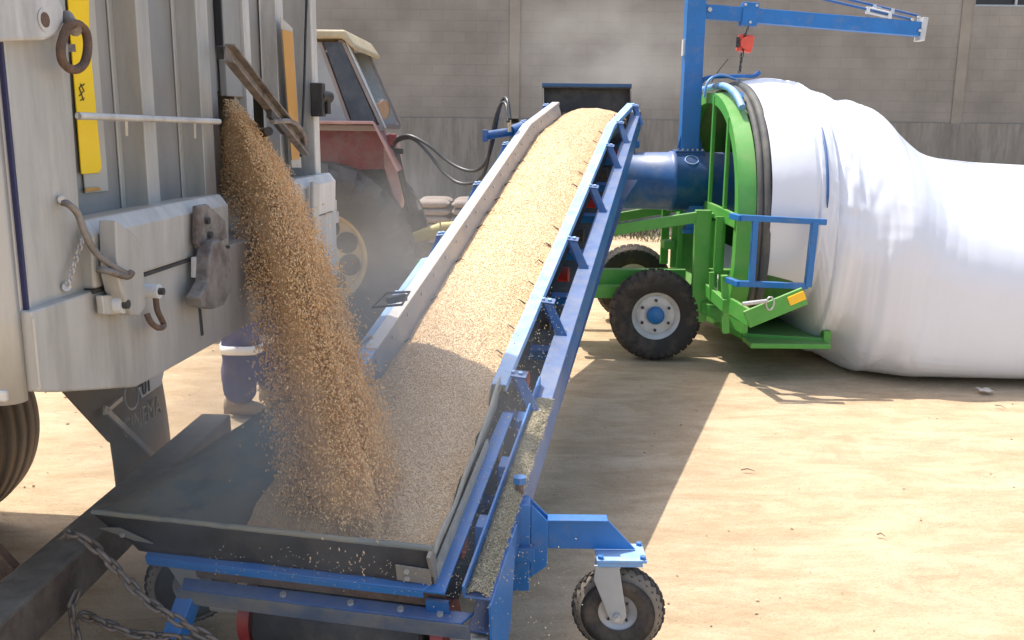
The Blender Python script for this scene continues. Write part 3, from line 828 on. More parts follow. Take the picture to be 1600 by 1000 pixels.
# ================================================================= GRAIN
def grain_height(s, x):   # x in [-.64,-.08] across
    f = (x + .36) / .29
    amp = .048 + .045 * max(0, s / LT)
    base = -.135 + amp * max(0, 1 - abs(f) ** 2.4)
    if s < 1.5:   # hopper is fuller and flatter
        k = min(1, (1.5 - s) / .9); k = k * k * (3 - 2 * k)
        flat = -.045 - .10 * max(0, (-.50 - x)) - .02 * abs(x + .3)
        base = base * (1 - k) + flat * k
    return base
def octa_cloud(centers, dirs, L_, W_, seed=1):
    rs = np.random.RandomState(seed)
    n = len(centers)
    d = dirs / np.linalg.norm(dirs, axis=1)[:, None]
    a = rs.normal(size=(n, 3)); a -= (a * d).sum(1)[:, None] * d; a /= np.linalg.norm(a, axis=1)[:, None]
    b = np.cross(d, a)
    l = (L_ * (.7 + .6 * rs.rand(n)))[:, None] / 2; w_ = (W_ * (.7 + .6 * rs.rand(n)))[:, None] / 2
    vs = np.stack([centers + d * l, centers - d * l, centers + a * w_, centers - a * w_, centers + b * w_, centers - b * w_], 1).reshape(-1, 3)
    f0 = np.array([(0, 2, 4), (0, 4, 3), (0, 3, 5), (0, 5, 2), (1, 4, 2), (1, 3, 4), (1, 5, 3), (1, 2, 5)])
    fs = (f0[None] + (np.arange(n) * 6)[:, None, None]).reshape(-1, 3)
    return vs, fs
def np_mesh(name, vs, fs, m, extra=None, loc=(0, 0, 0)):
    loc = np.array(loc)
    me = bpy.data.meshes.new(name)
    if extra is not None:
        ev, ef = extra
        ef = np.array(ef) + len(vs); tri = np.concatenate([ef[:, [0, 1, 2]], ef[:, [0, 2, 3]]])
        vs = np.concatenate([vs, ev]); fs = np.concatenate([fs, tri])
    me.vertices.add(len(vs)); me.vertices.foreach_set('co', (vs - loc).astype(np.float32).ravel())
    me.loops.add(len(fs) * 3); me.loops.foreach_set('vertex_index', fs.astype(np.int32).ravel())
    me.polygons.add(len(fs)); me.polygons.foreach_set('loop_start', np.arange(0, len(fs) * 3, 3, dtype=np.int32))
    me.materials.append(m)
    me.update(calc_edges=True)
    o = bpy.data.objects.new(name, me); COL.objects.link(o); o.location = tuple(loc)
    return o
def grain_on_belt():
    ns, nw = 420, 44
    vs = np.zeros((ns * nw, 3)); q = 0
    for i in range(ns):
        s = -.03 + (LT + .10) * i / (ns - 1)
        for j in range(nw):
            f = j / (nw - 1)
            lo = -.655 + .03 * nz(s * 5, 1.5); hi = -.07 + .02 * nz(s * 5, 7.5)
            if s < 1.1:
                k = (1.1 - s) / 1.1
                lo -= .10 * min(1, k * 2); hi += .04 * min(1, k * 2)
            x = lo + (hi - lo) * f
            n = grain_height(s, x) + .012 * nz(s * 3.1, x * 4) + .009 * nz(s * 8, x * 10) + .0035 * nz(s * 40, x * 40) + .002 * nz(s * 90, x * 90, 4)
            # a mound where the stream lands
            dd = ((s - .42) / .42) ** 2 + ((x + .42) / .22) ** 2
            n += .03 * math.exp(-dd)
            if s < .03: n -= (.03 - s) * .3
            if s > LT - .02: n -= ((s - LT + .02) / .1) ** 2 * .08
            vs[q] = C(s, x, n); q += 1
    fs = []
    for i in range(ns - 1):
        for j in range(nw - 1):
            a = i * nw + j; fs.append((a, a + 1, a + nw + 1, a + nw))
    # scattered kernels on the surface
    rs = np.random.RandomState(3); cs = []; ds = []
    for k in range(95000):
        s = rs.rand() ** 1.4 * LT - .02
        fi = (s + .03) / (LT + .10) * (ns - 1); i = int(fi); fi -= i; j = rs.rand() * (nw - 1.01); jj = int(j); fj = j - jj
        p = (vs[i * nw + jj] * (1 - fj) + vs[i * nw + jj + 1] * fj) * (1 - fi) + (vs[(i + 1) * nw + jj] * (1 - fj) + vs[(i + 1) * nw + jj + 1] * fj) * fi
        cs.append(p + np.array(nn1) * .0015 * rs.rand()); ds.append(rs.normal(size=3) * (1, 1, .35))
    ov, of = octa_cloud(np.array(cs), np.array(ds), .0072, .0036, 5)
    o = np_mesh('grain_bed', ov, of, grain_bed, (vs, fs), (-.1, 4, .5))
    tag(o, 'thick layer of pale tan grain riding up the conveyor belt', 'grain', kind='stuff')
grain_on_belt()

# belt cleat tips peeping through at both edges of the grain
def cleats():
    s = 1.5; k = 0
    while s < LT - .05:
        for side in (-1, 1):
            if rnd.random() < .18: continue
            kk = rnd.uniform(.45, .8)
            mb = MB(); w0 = -.615 if side < 0 else -.108
            s2 = s + rnd.uniform(-.05, .05)
            dx = .055 * side * -1
            n0 = grain_height(s2, -.60 if side < 0 else -.12) + .004
            a = C(s2, w0, n0 + .004); b_ = C(s2 + .012, w0 + dx * .55, n0 + .02 if side > 0 else n0 + .022); c_ = C(s2 + .03 * rnd.uniform(-.5, 1.2), w0 + dx * kk * 1.3, n0 + .010)
            mb.tube([a, b_, c_], [.006 * kk + .001, .005 * kk, .0012], 6)
            mb.build('belt_cleat', belt_m, conv)
        s += .245 if k % 2 else .255; k += 1
cleats()

# spilt grain in the lower right tray
def spilt():
    rs = np.random.RandomState(11); ns, nw = 160, 14
    vs = np.zeros((ns * nw, 3))
    for i in range(ns):
        s = -.065 + 1.22 * i / (ns - 1)
        for j in range(nw):
            f = j / (nw - 1); x = .110 + .075 * f
            n = -.147 + .018 * math.sin(math.pi * min(1, f * 1.05)) * min(1, (1.2 - s) * 4 if s > .95 else 1) + .004 * nz(s * 20, x * 30) + .002 * nz(s * 70, x * 70)
            vs[i * nw + j] = C(s, x, n)
    fs = [(i * nw + j, i * nw + j + 1, (i + 1) * nw + j + 1, (i + 1) * nw + j) for i in range(ns - 1) for j in range(nw - 1)]
    cs = []; ds = []
    for k in range(9000):
        i = rs.randint(ns); j = rs.randint(nw)
        cs.append(vs[i * nw + j] + np.array([rs.normal() * .004, rs.normal() * .005, .001 + .002 * rs.rand()])); ds.append(rs.normal(size=3) * (1, 1, .4))
    ov, of = octa_cloud(np.array(cs), np.array(ds), .0115, .005, 6)
    o = np_mesh('spilt_grain', ov, of, grain_spill, (vs, fs), (0, 3.4, .5))
    tag(o, 'greenish tan spilt grain lying in the blue tray beside the hopper', 'grain', kind='stuff')
    # loose kernels bouncing off the frame and lying about
    cs = []; ds = []
    for k in range(420):
        s = rs.rand() * 1.9; x = rs.normal() * .07 + .06; n = -.02 + rs.rand() * .12 - (.1 if rs.rand() < .4 else 0)
        cs.append(np.array(C(s, x, n))); ds.append(rs.normal(size=3))
    for k in range(260):
        x = -.9 * rs.rand() + .1; cs.append(np.array(C(-.13 + .1 * rs.rand(), x, -.15 + rs.rand() * .12))); ds.append(rs.normal(size=3))
    for k in range(500):
        p = np.array(C(.2, .12, -.3)) + rs.normal(size=3) * (.12, .25, .12); p[2] = max(p[2], .004); cs.append(p); ds.append(rs.normal(size=3))
    ov, of = octa_cloud(np.array(cs), np.array(ds), .009, .004, 8)
    o = np_mesh('loose_grain', ov, of, grain_spill, None, (0, 3.4, .3))
    tag(o, 'loose kernels of grain bouncing around the conveyor frame', 'grain', kind='stuff')
spilt()

# ================================================================= TRAILER
KX, KY = -1.26, 2.3
ya = R(6.0)
tv = Vector((math.sin(ya), math.cos(ya), 0)); mv = Vector((math.cos(ya), -math.sin(ya), 0)); zv = Vector((0, 0, 1))
def T(u, o, z): return Vector((KX, KY, 0)) + tv * u + mv * o + zv * z
def RP(px, py, o=0.0):     # measured point on the rear face plane -> (u, z)
    d = ray(px, py); k = ((Vector((KX, KY, 0)) + mv * o - C0).dot(mv)) / d.dot(mv)
    p = C0 + d * k
    return (p - Vector((KX, KY, 0))).dot(tv), p.z
def RW(px, py, o=0.0):
    u, z = RP(px, py, o); return T(u, o, z)
def tbox(mb, u0, u1, o0, o1, z0, z1):
    return mb.hexa([T(u0, o0, z0), T(u0, o1, z0), T(u1, o1, z0), T(u1, o0, z0), T(u0, o0, z1), T(u0, o1, z1), T(u1, o1, z1), T(u1, o0, z1)])
def stream_pt(u, o, z, v, tau):
    return T(u, o + v * tau, z - 4.905 * tau * tau)
def make_trailer():
    t = thing('grain_trailer', T(1.2, -3, 0), 'large grey aluminium grain tipping trailer letting grain out of its rear hatch', 'trailer')
    ZT = 3.92; W = 2.58; ZB = 1.27
    uh0, zh_ = RP(340, 150, -.12); uh1 = RP(440, 250, -.12)[0]
    us0, zs0 = RP(350, 305, -.12)
    zsill = zs0 + .02
    mb = MB()
    tbox(mb, -.0, .05, -7.5, -.18, ZB + .1, ZT)      # near wall
    tbox(mb, W - .05, W, -7.5, -.18, ZB + .1, ZT)    # far wall
    tbox(mb, .05, W - .05, -7.5, -7.45, ZB + .1, ZT)
    tbox(mb, .05, W - .05, -7.45, -.18, ZB + .0, ZB + .06)
    mb.build('body', alu, t, bevel=.004)
    mb = MB(); tbox(mb, -.01, W + .01, -7.52, -.16, ZT, ZT + .03); mb.tube([T(W - .06 + .02 * nz(i, 2), -7.4 + i * .362, ZT + .03) for i in range(21)], [.07 + .07 * abs(nz(i * 1.7, 4)) for i in range(21)], 10); mb.tube([T(.2 + i * .11, -.2, ZT + .02) for i in range(21)], [.04 + .07 * abs(nz(i * .9, 14)) for i in range(21)], 10); mb.build('added_shadow_tarp', dark, t)  # unseen cover darkens the hold; lumpy rolls added to break the shadow edge
    # rear base sheet around the hatch
    mb = MB()
    tbox(mb, .05, uh0, -.178, -.12, zsill, ZT)
    tbox(mb, uh1, W - .05, -.178, -.12, zsill, ZT)
    tbox(mb, uh0, uh1, -.178, -.125, zh_ + .02, ZT)
    tbox(mb, .05, W - .05, -.178, -.12, ZB + .12, zsill)
    mb.build('tailgate', alu_p, t)
    # hatch door, slid up
    mb = MB(); tbox(mb, uh0 + .015, uh0 + .24, -.115, -.085, zh_, 3.2); hd = mb.build('hatch_door', alu_p, t, bevel=.004)
    mb = MB(); tbox(mb, uh0 + .004, uh0 + .012, -.118, -.09, zh_ + .17, 3.1); mb.build('door_gap_strip', black, hd)  # black strip standing in for the dark gap beside the door
    # near side frame plate
    OP = .06
    up1, zpl = RP(134, 462, OP)
    zsm = RP(85, 480, OP)[1]
    mb = MB()
    mb.prism([T(.0, OP, zsm), T(up1, OP, zpl + .0), T(RP(117, 0, OP)[0], OP, ZT), T(.0, OP, ZT)], mv * -.20)
    mb.build('corner_plate', alu, t, bevel=.006)
    # seal line along the corner
    mb = MB(); mb.bar(T(.016, .064, zsm + .01), T(.006, .064, ZT), .008, .014, mv); mb.build('edge_seal', mat('seal_dark_blue', (.03, .03, .09), .6), t)
    mb = MB(); mb.bar(T(.030, .064, zsm + .01), T(.020, .064, ZT), .007, .008, mv); mb.build('edge_bead', alu_l, t)
    # near side outer post (rounded)
    mb = MB(); pts = []
    pr = [(-.06, -.9), (-.06, -.10), (-.058, -.01), (-.05, .03), (-.035, .05), (-.02, .056), (-.004, .056)]
    zz = [RP(60, 600, 0)[1], zsm + .02, 2.2, 2.9, ZT + .01]
    for z in zz:
        for (u, o) in pr: pts.append(T(u + (.0), o, z))
    mb.grid(pts, len(zz), len(pr)); mb.build('corner_post', alu, t, solid=.01)
    mb = MB(); mb.bar(T(-.058, -.8, RP(40, 590, 0)[1]), T(-.045, .04, RP(70, 592, .04)[1]), .03, .03); mb.build('lower_trim', alu_l, t, bevel=.006)
    # ribs (pressed hat sections)
    def rib(px, py, wdt, dep, name='rib', m=alu, zb=None, o0=-.12):
        u = RP(px, py, o0 + dep)[0]
        z0 = zb if zb is not None else zsill - .01
        mb = MB()
        mb.hexa([T(u, o0, z0), T(u, o0 + dep, z0), T(u + wdt, o0 + dep, z0), T(u + wdt + .015, o0, z0),
                 T(u, o0, ZT), T(u, o0 + dep, ZT), T(u + wdt, o0 + dep, ZT), T(u + wdt + .015, o0, ZT)])
        tbox(mb, u - .03, u + .0, o0 + .001, o0 + .008, z0, ZT)
        return mb.build(name, m, t, bevel=.006), u
    rib(232, 300, .085, .085)
    rib(322, 300, .10, .085, m=alu)
    rib(386, 150, .07, .05, m=alu_l, zb=zsill + .0)
    rib(436, 150, .10, .07, m=alu_l, zb=zsill + .0)
    # far corner post
    u5 = RP(483, 100, 0.0)[0]
    mb = MB(); tbox(mb, u5, W + .02, -.17, .02, RP(500, 430, 0)[1], ZT); mb.build('corner_post', alu_l, t, bevel=.008)
    mb = MB(); mb.tube(catmull([RW(479, 0, .0), RW(477, 60, .01), RW(475, 140, .01), RW(470, 245, .01)], 4), .006, 6); mb.build('cable', black, t)
    # ledge box (lower tailgate beam)
    o1 = .10
    uA, zA = RP(137, 347, o1); uB, zB_ = RP(357, 311, o1)
    zled = (zA + zB_) / 2
    uS, zS1 = RP(130, 455, .06); zseam = (RP(130, 456, o1)[1] + RP(330, 396, o1)[1]) / 2
    def profbox(ua, ub, zl, name, m):
        pr = [(-.12, zsill + .005), (o1 - .03, zl + .01), (o1, zl - .03), (o1 - .005, zseam), (-.12, zseam)]
        vs = [T(u, o, z) for u in (ua, ub) for o, z in pr]; n = len(pr)
        mb = MB(); mb.add(vs, [tuple(range(n)), tuple(range(2 * n - 1, n - 1, -1))] + [(i, i + n, (i + 1) % n + n, (i + 1) % n) for i in range(n)])
        return mb.build(name, m, t, bevel=.008)
    profbox(up1 - .01, uB, zled, 'tailgate_beam', alu)
    uC = RP(462, 300, o1)[0]
    profbox(uC, W, zled, 'tailgate_beam', alu_l)
    # lower skirt with chamfered near corner
    zc = RP(85, 612, o1 - .03)[1]
    oS = o1 - .010
    u_ch, z_ch = RP(238, 592, oS); z_b = z_ch
    ue, ze = RP(232, 602, oS)
    u_f = W + .02
    mb = MB()
    mb.prism([T(-.0, oS, zseam - .004), T(u_f, oS, zseam - .004), T(u_f, oS, z_b), T(u_ch, oS, z_b), T(RP(213, 605, oS)[0], oS, RP(213, 605, oS)[1]), T(RP(90, 613, oS)[0], oS, RP(90, 613, oS)[1]), T(-.0, oS, RP(88, 600, oS)[1])], mv * -.30)
    sk = mb.build('lower_skirt', alu, t, bevel=.006)
    # weld bead on the corner, slots
    mb = MB(); n_ = 30; mb.tube([T(-.004 + .003 * nz(i * 3.3, 1), oS + .004, zseam - .02 - i * (zseam - zc - .06) / n_) for i in range(n_ + 1)], [.004 + .002 * nz(i * 2.7, 9) for i in range(n_ + 1)], 8)
    mb.build('weld_bead', alu, t)
    mb = MB(); mb.bar(RW(306, 425, oS + .002), RW(316, 524, oS + .002), .014, .006, mv); mb.build('slot', black, t)
    mb = MB(); mb.bar(T(up1 - .02, oS + .001, zseam - .006), T(uB, oS + .001, zseam - .006), .01, .01, mv); mb.build('seam', dark, t)
    # reflector strips
    def strip(pts, m, o, name, th=.004):
        mb = MB(); mb.prism([RW(x, y, o) for x, y in pts], mv * th); return mb.build(name, m, t, bevel=.001)
    b1 = strip([(104, -60), (142, -60), (150, 60), (168, 298), (132, 302), (126, 240)], backing, -.115, 'reflector_backing')
    y1 = strip([(100, -60), (136, -60), (138, 60), (157, 262), (154, 270), (126, 272)], yellow, -.109, 'yellow_reflector')
    # little diagram on the strip
    mb = MB()
    for a, b_ in (((126, 131), (132, 143)), ((132, 131), (124, 137)), ((124, 137), (131, 157)), ((130, 143), (124, 150)), ((126, 157), (132, 153)), ((127, 133), (131, 133))):
        mb.bar(RW(*a, -.103), RW(*b_, -.103), .0025, .002, mv)
    mb.build('printed_mark', dark, y1)
    strip([(132, 294), (152, 292), (158, 297), (132, 300)], amber, -.107, 'yellow_reflector')
    strip([(437, 26), (456, 44), (470, 262), (455, 262)], backing, -.02 , 'reflector_backing')
    strip([(440, 46), (456, 50), (468, 248), (455, 250)], amber, -.012, 'amber_reflector')
    # grab rod
    mb = MB(); mb.cyl(RW(122, 181, .02), RW(342, 190, .02), .0105, 12)
    gr = mb.build('grab_rod', alu_l, t)
    mb = MB()
    for x, y in ((197, 186), (304, 190)): mb.bar(RW(x, y, .02), RW(x + 1, y + 25, .01), .008, .014)
    for x, y in ((122, 181), (342, 190)): mb.bar(RW(x, y, .02), RW(x, y, -.1), .014, .014)
    mb.build('rod_tab', alu_l, gr)
    # bracket arm, top left, with its pin and shackle
    o2 = .10
    mb = MB()
    outline = [(-40, -30), (70, -30), (92, -8), (101, 15), (100, 35), (90, 54), (72, 63), (-40, 67)]
    mb.prism([RW(x, y, o2) for x, y in outline], mv * -.05)
    br = mb.build('bracket_arm', alu_l, t, bevel=.008)
    c_ = RW(69, 31, o2); MB().cyl(c_ - mv * .06, c_ + mv * .004, .018, 20).build('pin', rust, br)
    MB().cyl(c_ + mv * .001, c_ + mv * .0025, .028, 20).build('pin_washer', alu_l, br)
    mb = MB(); mb.cyl(RW(104, 25, .07), RW(118, 48, .12), .016, 10); mb.bar(RW(60, 75, .03), RW(110, 75, .03), .03, .02); mb.build('shackle_lug', worn, br)
    sh = catmull([RW(101, 52, .11), RW(95, 75, .11), RW(99, 98, .11), RW(115, 109, .115), (RW(131, 100, .12)), RW(137, 75, .12), RW(134, 50, .12), RW(122, 38, .12), RW(108, 40, .115), RW(101, 52, .11)], 5)
    MB().tube(sh[:-1], .0115, 10, closed=True).build('shackle', rust, t)
    # clevis plate
    o3 = .155
    mb = MB(); mb.prism([RW(x, y, o3) for x, y in ((181, 344), (212, 368), (223, 384), (228, 480), (218, 494), (206, 493), (190, 455), (184, 430))], mv * -.05)
    cp = mb.build('clevis_plate', alu, t, bevel=.004)
    mb = MB(); mb.prism([RW(x, y, .12) for x, y in ((160, 462), (192, 460), (200, 492), (163, 491))], mv * -.02); mb.build('pin_plate', alu_l, t, bevel=.003)
    for x, y, r1 in ((187, 475, .026), (243, 455, .022)):
        c_ = RW(x, y, .13); d = MB(); d.cyl(c_ - mv * .05, c_ + mv * .012, r1, 24); bs = d.build('pin_boss', white_p, t, bevel=.002)
        d = MB(); d.cyl(c_ + mv * .010, c_ + mv * .026, r1 * .5, 16); d.build('pin', dark, bs)
    hk = catmull([RW(243, 462, .13), RW(246, 485, .13), RW(256, 508, .13), RW(247, 512, .15), RW(236, 504, .15), RW(229, 490, .14)], 5)
    MB().tube(hk, .009, 10).build('hook', rust, t)
    # bent latch handle
    hd = catmull([RW(97, 316, .07), RW(108, 320, .09), RW(122, 335, .10), (RW(133, 365, .11)), RW(148, 392, .12), RW(175, 415, .15), RW(199, 428, .17), RW(206, 425, .18), RW(198, 432, .17), RW(170, 424, .15), RW(152, 421, .12)], 6)
    MB().tube(hd, .0095, 10).build('latch_handle', worn, t)
    mb = MB()
    for i in range(9):
        p = RW(131 - i * 3.1, 368 + i * 9.2, .08); a = (tv if i % 2 else mv); mb.tube([p + a * .006 * math.cos(q) + zv * .009 * math.sin(q) for q in [k * math.pi / 4 for k in range(8)]], .0028, 6, closed=True)
    mb.build('retaining_chain', weld, t)
    mb = MB(); mb.tube([RW(104, 448, .06), RW(104, 448, .075)], .012, 10); mb.tube([RW(97, 312, .06), RW(97, 312, .075)], .011, 10); mb.build('weld_spot', weld, t)
    # worn hook latch on the right of the beam
    mb = MB(); mb.prism([RW(x, y, .13) for x, y in ((309, 322), (325, 319), (352, 344), (356, 372), (338, 382), (318, 398), (309, 380))], mv * -.02); hp = mb.build('latch_plate', worn, t, bevel=.004)
    for x, y in ((322, 345), (326, 367)):
        c_ = RW(x, y, .13); MB().cyl(c_, c_ + mv * .012, .012, 12).build('bolt', dark, hp)
    mb = MB(); mb.prism([RW(x, y, .17) for x, y in ((333, 378), (345, 374), (356, 388), (362, 410), (361, 455), (350, 477), (335, 483), (318, 480), (312, 465), (326, 440), (328, 400))], mv * -.05); mb.build('latch_claw', worn, t, bevel=.006)
    mb = MB(); mb.prism([RW(x, y, .125) for x, y in ((305, 402), (324, 398), (324, 430), (305, 434))], mv * -.015); mb.build('stop_plate', alu_l, t, bevel=.002)
    # hatch lever : long U channel
    A0, B0 = RW(352, 82, .17), RW(473, 232, .06)
    d = (B0 - A0).normalized(); sdv = d.cross(mv).normalized()
    mb = MB()
    mb.bar(A0, B0, .008, .062, sdv)
    for q in (-1, 1):
        off = sdv * q * .028 + mv * .016
        mb.bar(A0 + off, B0 + off, .03, .007, sdv)
    lv = mb.build('hatch_lever', worn, t, bevel=.002)
    mb = MB(); q = RW(425, 190, .11); mb.bar(q - d * .12 + mv * .02, q + d * .12 + mv * .02, .02, .035, sdv); mb.cyl(RW(398, 212, -.02), RW(420, 205, .12), .018, 12); mb.build('lever_pivot', dark, lv)
    mb = MB(); mb.tube(catmull([RW(425, 190, .14), RW(455, 190, .12), RW(472, 205, .10), RW(477, 225, .08)], 5), .011, 8); mb.build('lever_grip', worn, lv)
    mb = MB(); mb.bar(RW(345, 72, .0), RW(347, 92, .0), .03, .03); mb.build('lever_bearing', dark, lv)
    # dog on the far post
    mb = MB(); mb.box(RW(497, 156, .04), (.06, .08, .16)); mb.cyl(RW(500, 150, .05), RW(515, 152, .08), .03, 12); mb.tube([RW(512, 150, .08), RW(513, 178, .08)], .015, 8); mb.build('corner_dog', dark, t, bevel=.006)
    mb = MB(); mb.box(RW(512, 322, .03), (.08, .09, .06)); mb.box(RW(514, 340, .03), (.09, .09, .055)); mb.build('hinge_block', steel, t, bevel=.006)
    mb = MB(); mb.bar(RW(492, 285, .13), RW(490, 440, .13), .02, .09, tv); mb.build('hinge_strap', alu, t, bevel=.006)
    mb = MB(); mb.box(RW(488, 350, .16), (.04, .05, .05)); mb.build('hinge_nut', steel, t, bevel=.004)
    # under-run beam (rusty box section)
    zt = .54
    A1 = Vector((-1.63, 2.1, zt - .085)); B1 = P(338, 650, 4.72); B1.z = zt - .085
    mb = MB(); dirb = (B1 - A1).normalized(); n_ = 30; mb.bar(A1, B1, .155, .17)
    mb.build('underrun_beam', mat('beam_iron', (.12, .09, .068), .75, .1, .4, 9, .5, 40, dirt=(.20, .17, .13), dirt_amt=.7, dscale=7, dust_up=.55, dustcol=(.26, .24, .19)), t, bevel=.012)
    for yy in (3.0, 4.2):
        p = A1.lerp(B1, (yy - 2.1) / 2.6)
        mb = MB(); mb.bar(p + zv * .05 - mv * .12, Vector((p.x - .75, p.y, ZB + .05)), .09, .04, tv)
        if yy < 4: mb.build('beam_bracket', rust, t, bevel=.003)
    # chassis
    for u in (.75, 1.65):
        mb = MB(); tbox(mb, u, u + .1, -7.3, -2.2, ZB - .28, ZB - .0); mb.build('chassis_rail', rust, t)
    # wheels, far pair and near pair
    for (yy, xx, sg) in ((4.50, -2.92, -1), (4.50, -4.2, -1), (2.62, -3.15, 1), (2.62, -4.4, 1)):
        wh = bpy.data.objects.new('wheel', None); COL.objects.link(wh); wh.parent = t; BASE[wh.name] = BASE[t.name]
        M = wheel_frame((xx, yy, .55), mv * 0 + tv * -1)
        make_tyre(M, .55, .36, .29, rubber_b, wh, 'rib')
        make_rim(M, .30, .36, rimgrey, wh, dish=.3 * sg, bolts=8, side=1, hubm=dark, hubr=.09)
        if sg < 0: MB().cyl((xx, yy - 1.9, .53), (xx, yy, .53), .06, 12).build('axle', dark, t)
    # mudflap with moulded lettering
    X0 = -1.76
    f0 = Vector((X0, 4.02, 0)); f1 = Vector((X0 + .02, 4.68, 0))
    mb = MB(); nu, nv = 10, 16; pts = []
    for i in range(nu + 1):
        for j in range(nv + 1):
            g = j / nv; p = f0.lerp(f1, i / nu); z = 1.25 - (1.25 - .37) * g
            edge = (.03 * (1 - g) if i == nu else 0)
            pts.append((p.x - .10 * (1 - g) ** 2 + .015 * math.sin(i * .5), p.y - edge + .02 * g, z))
    mb.grid(pts, nu + 1, nv + 1); mflap = mat('dusty_mudflap', (.30, .24, .175), .85, 0, .15, 5, .1, 30, dirt=(.2, .16, .12), dirt_amt=.5, dscale=4); mf = mb.build('mudflap', mflap, t, solid=.01)
    ddir = (f1 - f0).normalized(); nrm = Vector((ddir.y, -ddir.x, 0))
    def FL(px, py, off=.012):
        d_ = ray(px, py); k = ((f0 + nrm * off - C0).dot(nrm)) / d_.dot(nrm); return C0 + d_ * k
    Mt = frame(FL(222, 652, .004), ddir, zv, nrm)
    text_obj('CINEMA', .13, Mt, mat('mudflap_lettering', (.46, .38, .28), .8), mf, 'lettering', .006, .92)
    mb = MB(); pa = FL(213, 604, -.01)
    mb.prism([FL(215, 607, 0), FL(258, 565, 0), FL(250, 601, 0), FL(220, 622, 0)], nrm * .006); pl = mb.build('number_tag', white_p, mf)
    text_obj('01', .12, frame(FL(229, 602, .010), ddir, zv, nrm), dark, mf, 'lettering', .002, .9)
    mb = MB(); mb.prism([FL(95, 606, .0), FL(215, 590, .0), FL(190, 700, .0), FL(172, 690, .0)], nrm * -.012); mb.build('guard_plate', mflap, t)
    mb = MB(); mb.bar(FL(163, 638, .05), FL(250, 722, .05), .025, .012, nrm); mb.bar(FL(163, 645, .05), FL(190, 622, .05), .02, .012, nrm); mb.build('flap_stay', steel, t)
    mb = MB(); rg = [FL(205 + 11 * math.sin(a), 618 + 22 * -math.cos(a), .05) for a in [k * math.pi / 6 for k in range(12)]]
    mb.tube(rg, .006, 6, closed=True); mb.build('tie_ring', steel, t)
    # mudguard arc over the far wheel
    mb = MB(); pts = []
    for i in range(25):
        a = R(5 + 150 * i / 24); r_ = .64
        for yy in (4.2, 4.78): pts.append((-2.96 + r_ * 1.0 * math.cos(a) + (.5 if a < 1.2 else 0) * max(0, math.cos(a)), yy, .55 + r_ * math.sin(a)))
    mb.grid(pts, 25, 2); mb.build('mudguard', rubber_b, t, solid=.01)
    return t, uh0, uh1, zh_, zsill
trailer, uh0, uh1, zh_, zsill = make_trailer()

def chain(path, name, label, link=.056, rad=.007):
    pts = catmull(path, 14); mb = MB()
    # resample
    L_ = [0]
    for a, b_ in zip(pts, pts[1:]): L_.append(L_[-1] + (b_ - a).length)
    n = int(L_[-1] / (link * .78)); k = 0
    for i in range(n):
        s = L_[-1] * (i + .5) / n
        while k < len(L_) - 2 and L_[k + 1] < s: k += 1
        f = (s - L_[k]) / max(1e-6, L_[k + 1] - L_[k]); p = pts[k].lerp(pts[k + 1], f)
        d = (pts[k + 1] - pts[k]).normalized(); sdv = d.cross(Vector((.3, 1, .2))).normalized(); up = d.cross(sdv)
        a = (sdv if i % 2 else up); a = (a + Vector((rnd.uniform(-.25, .25),) * 3)).normalized()
        ring = []
        for q in range(12):
            th = 2 * math.pi * q / 12
            x = (link / 2 - .012) * (1 if math.cos(th) > 0 else -1) * (1 if abs(math.cos(th)) > .1 else 0) + .014 * math.cos(th)
            ring.append(p + d * x + a * .014 * math.sin(th))
        mb.tube(ring, rad, 6, closed=True)
    o = mb.build(name, worn_c)
    return tag(o, label, 'chain', 'rusty chains hanging around the trailer beam')
worn_c = mat('chain_steel', (0.20, 0.17, 0.14), 0.6, 0.5, 0.3, 20, dirt=(0.2, 0.1, 0.05), dirt_amt=0.6, dscale=15)
chain([P(98, 838, 3.05), P(112, 833, 2.98), P(140, 848, 2.95), P(165, 872, 2.93), P(190, 898, 2.92), P(225, 935, 2.90), P(270, 965, 2.88), P(318, 992, 2.88), P(345, 1006, 2.88)], 'hanging_chain', 'rusty chain draped over the trailer beam and running down to the blue drawbar')
chain([P(120, 925, 2.98), P(112, 950, 2.95), P(118, 985, 2.93), P(125, 1030, 2.9)], 'hanging_chain', 'short rusty chain hanging straight down below the trailer beam')
chain([P(128, 960, 2.93), P(165, 975, 2.90), P(215, 992, 2.88), P(275, 998, 2.86), P(320, 1010, 2.85)], 'hanging_chain', 'lower rusty chain sagging sideways near the ground beneath the trailer beam')

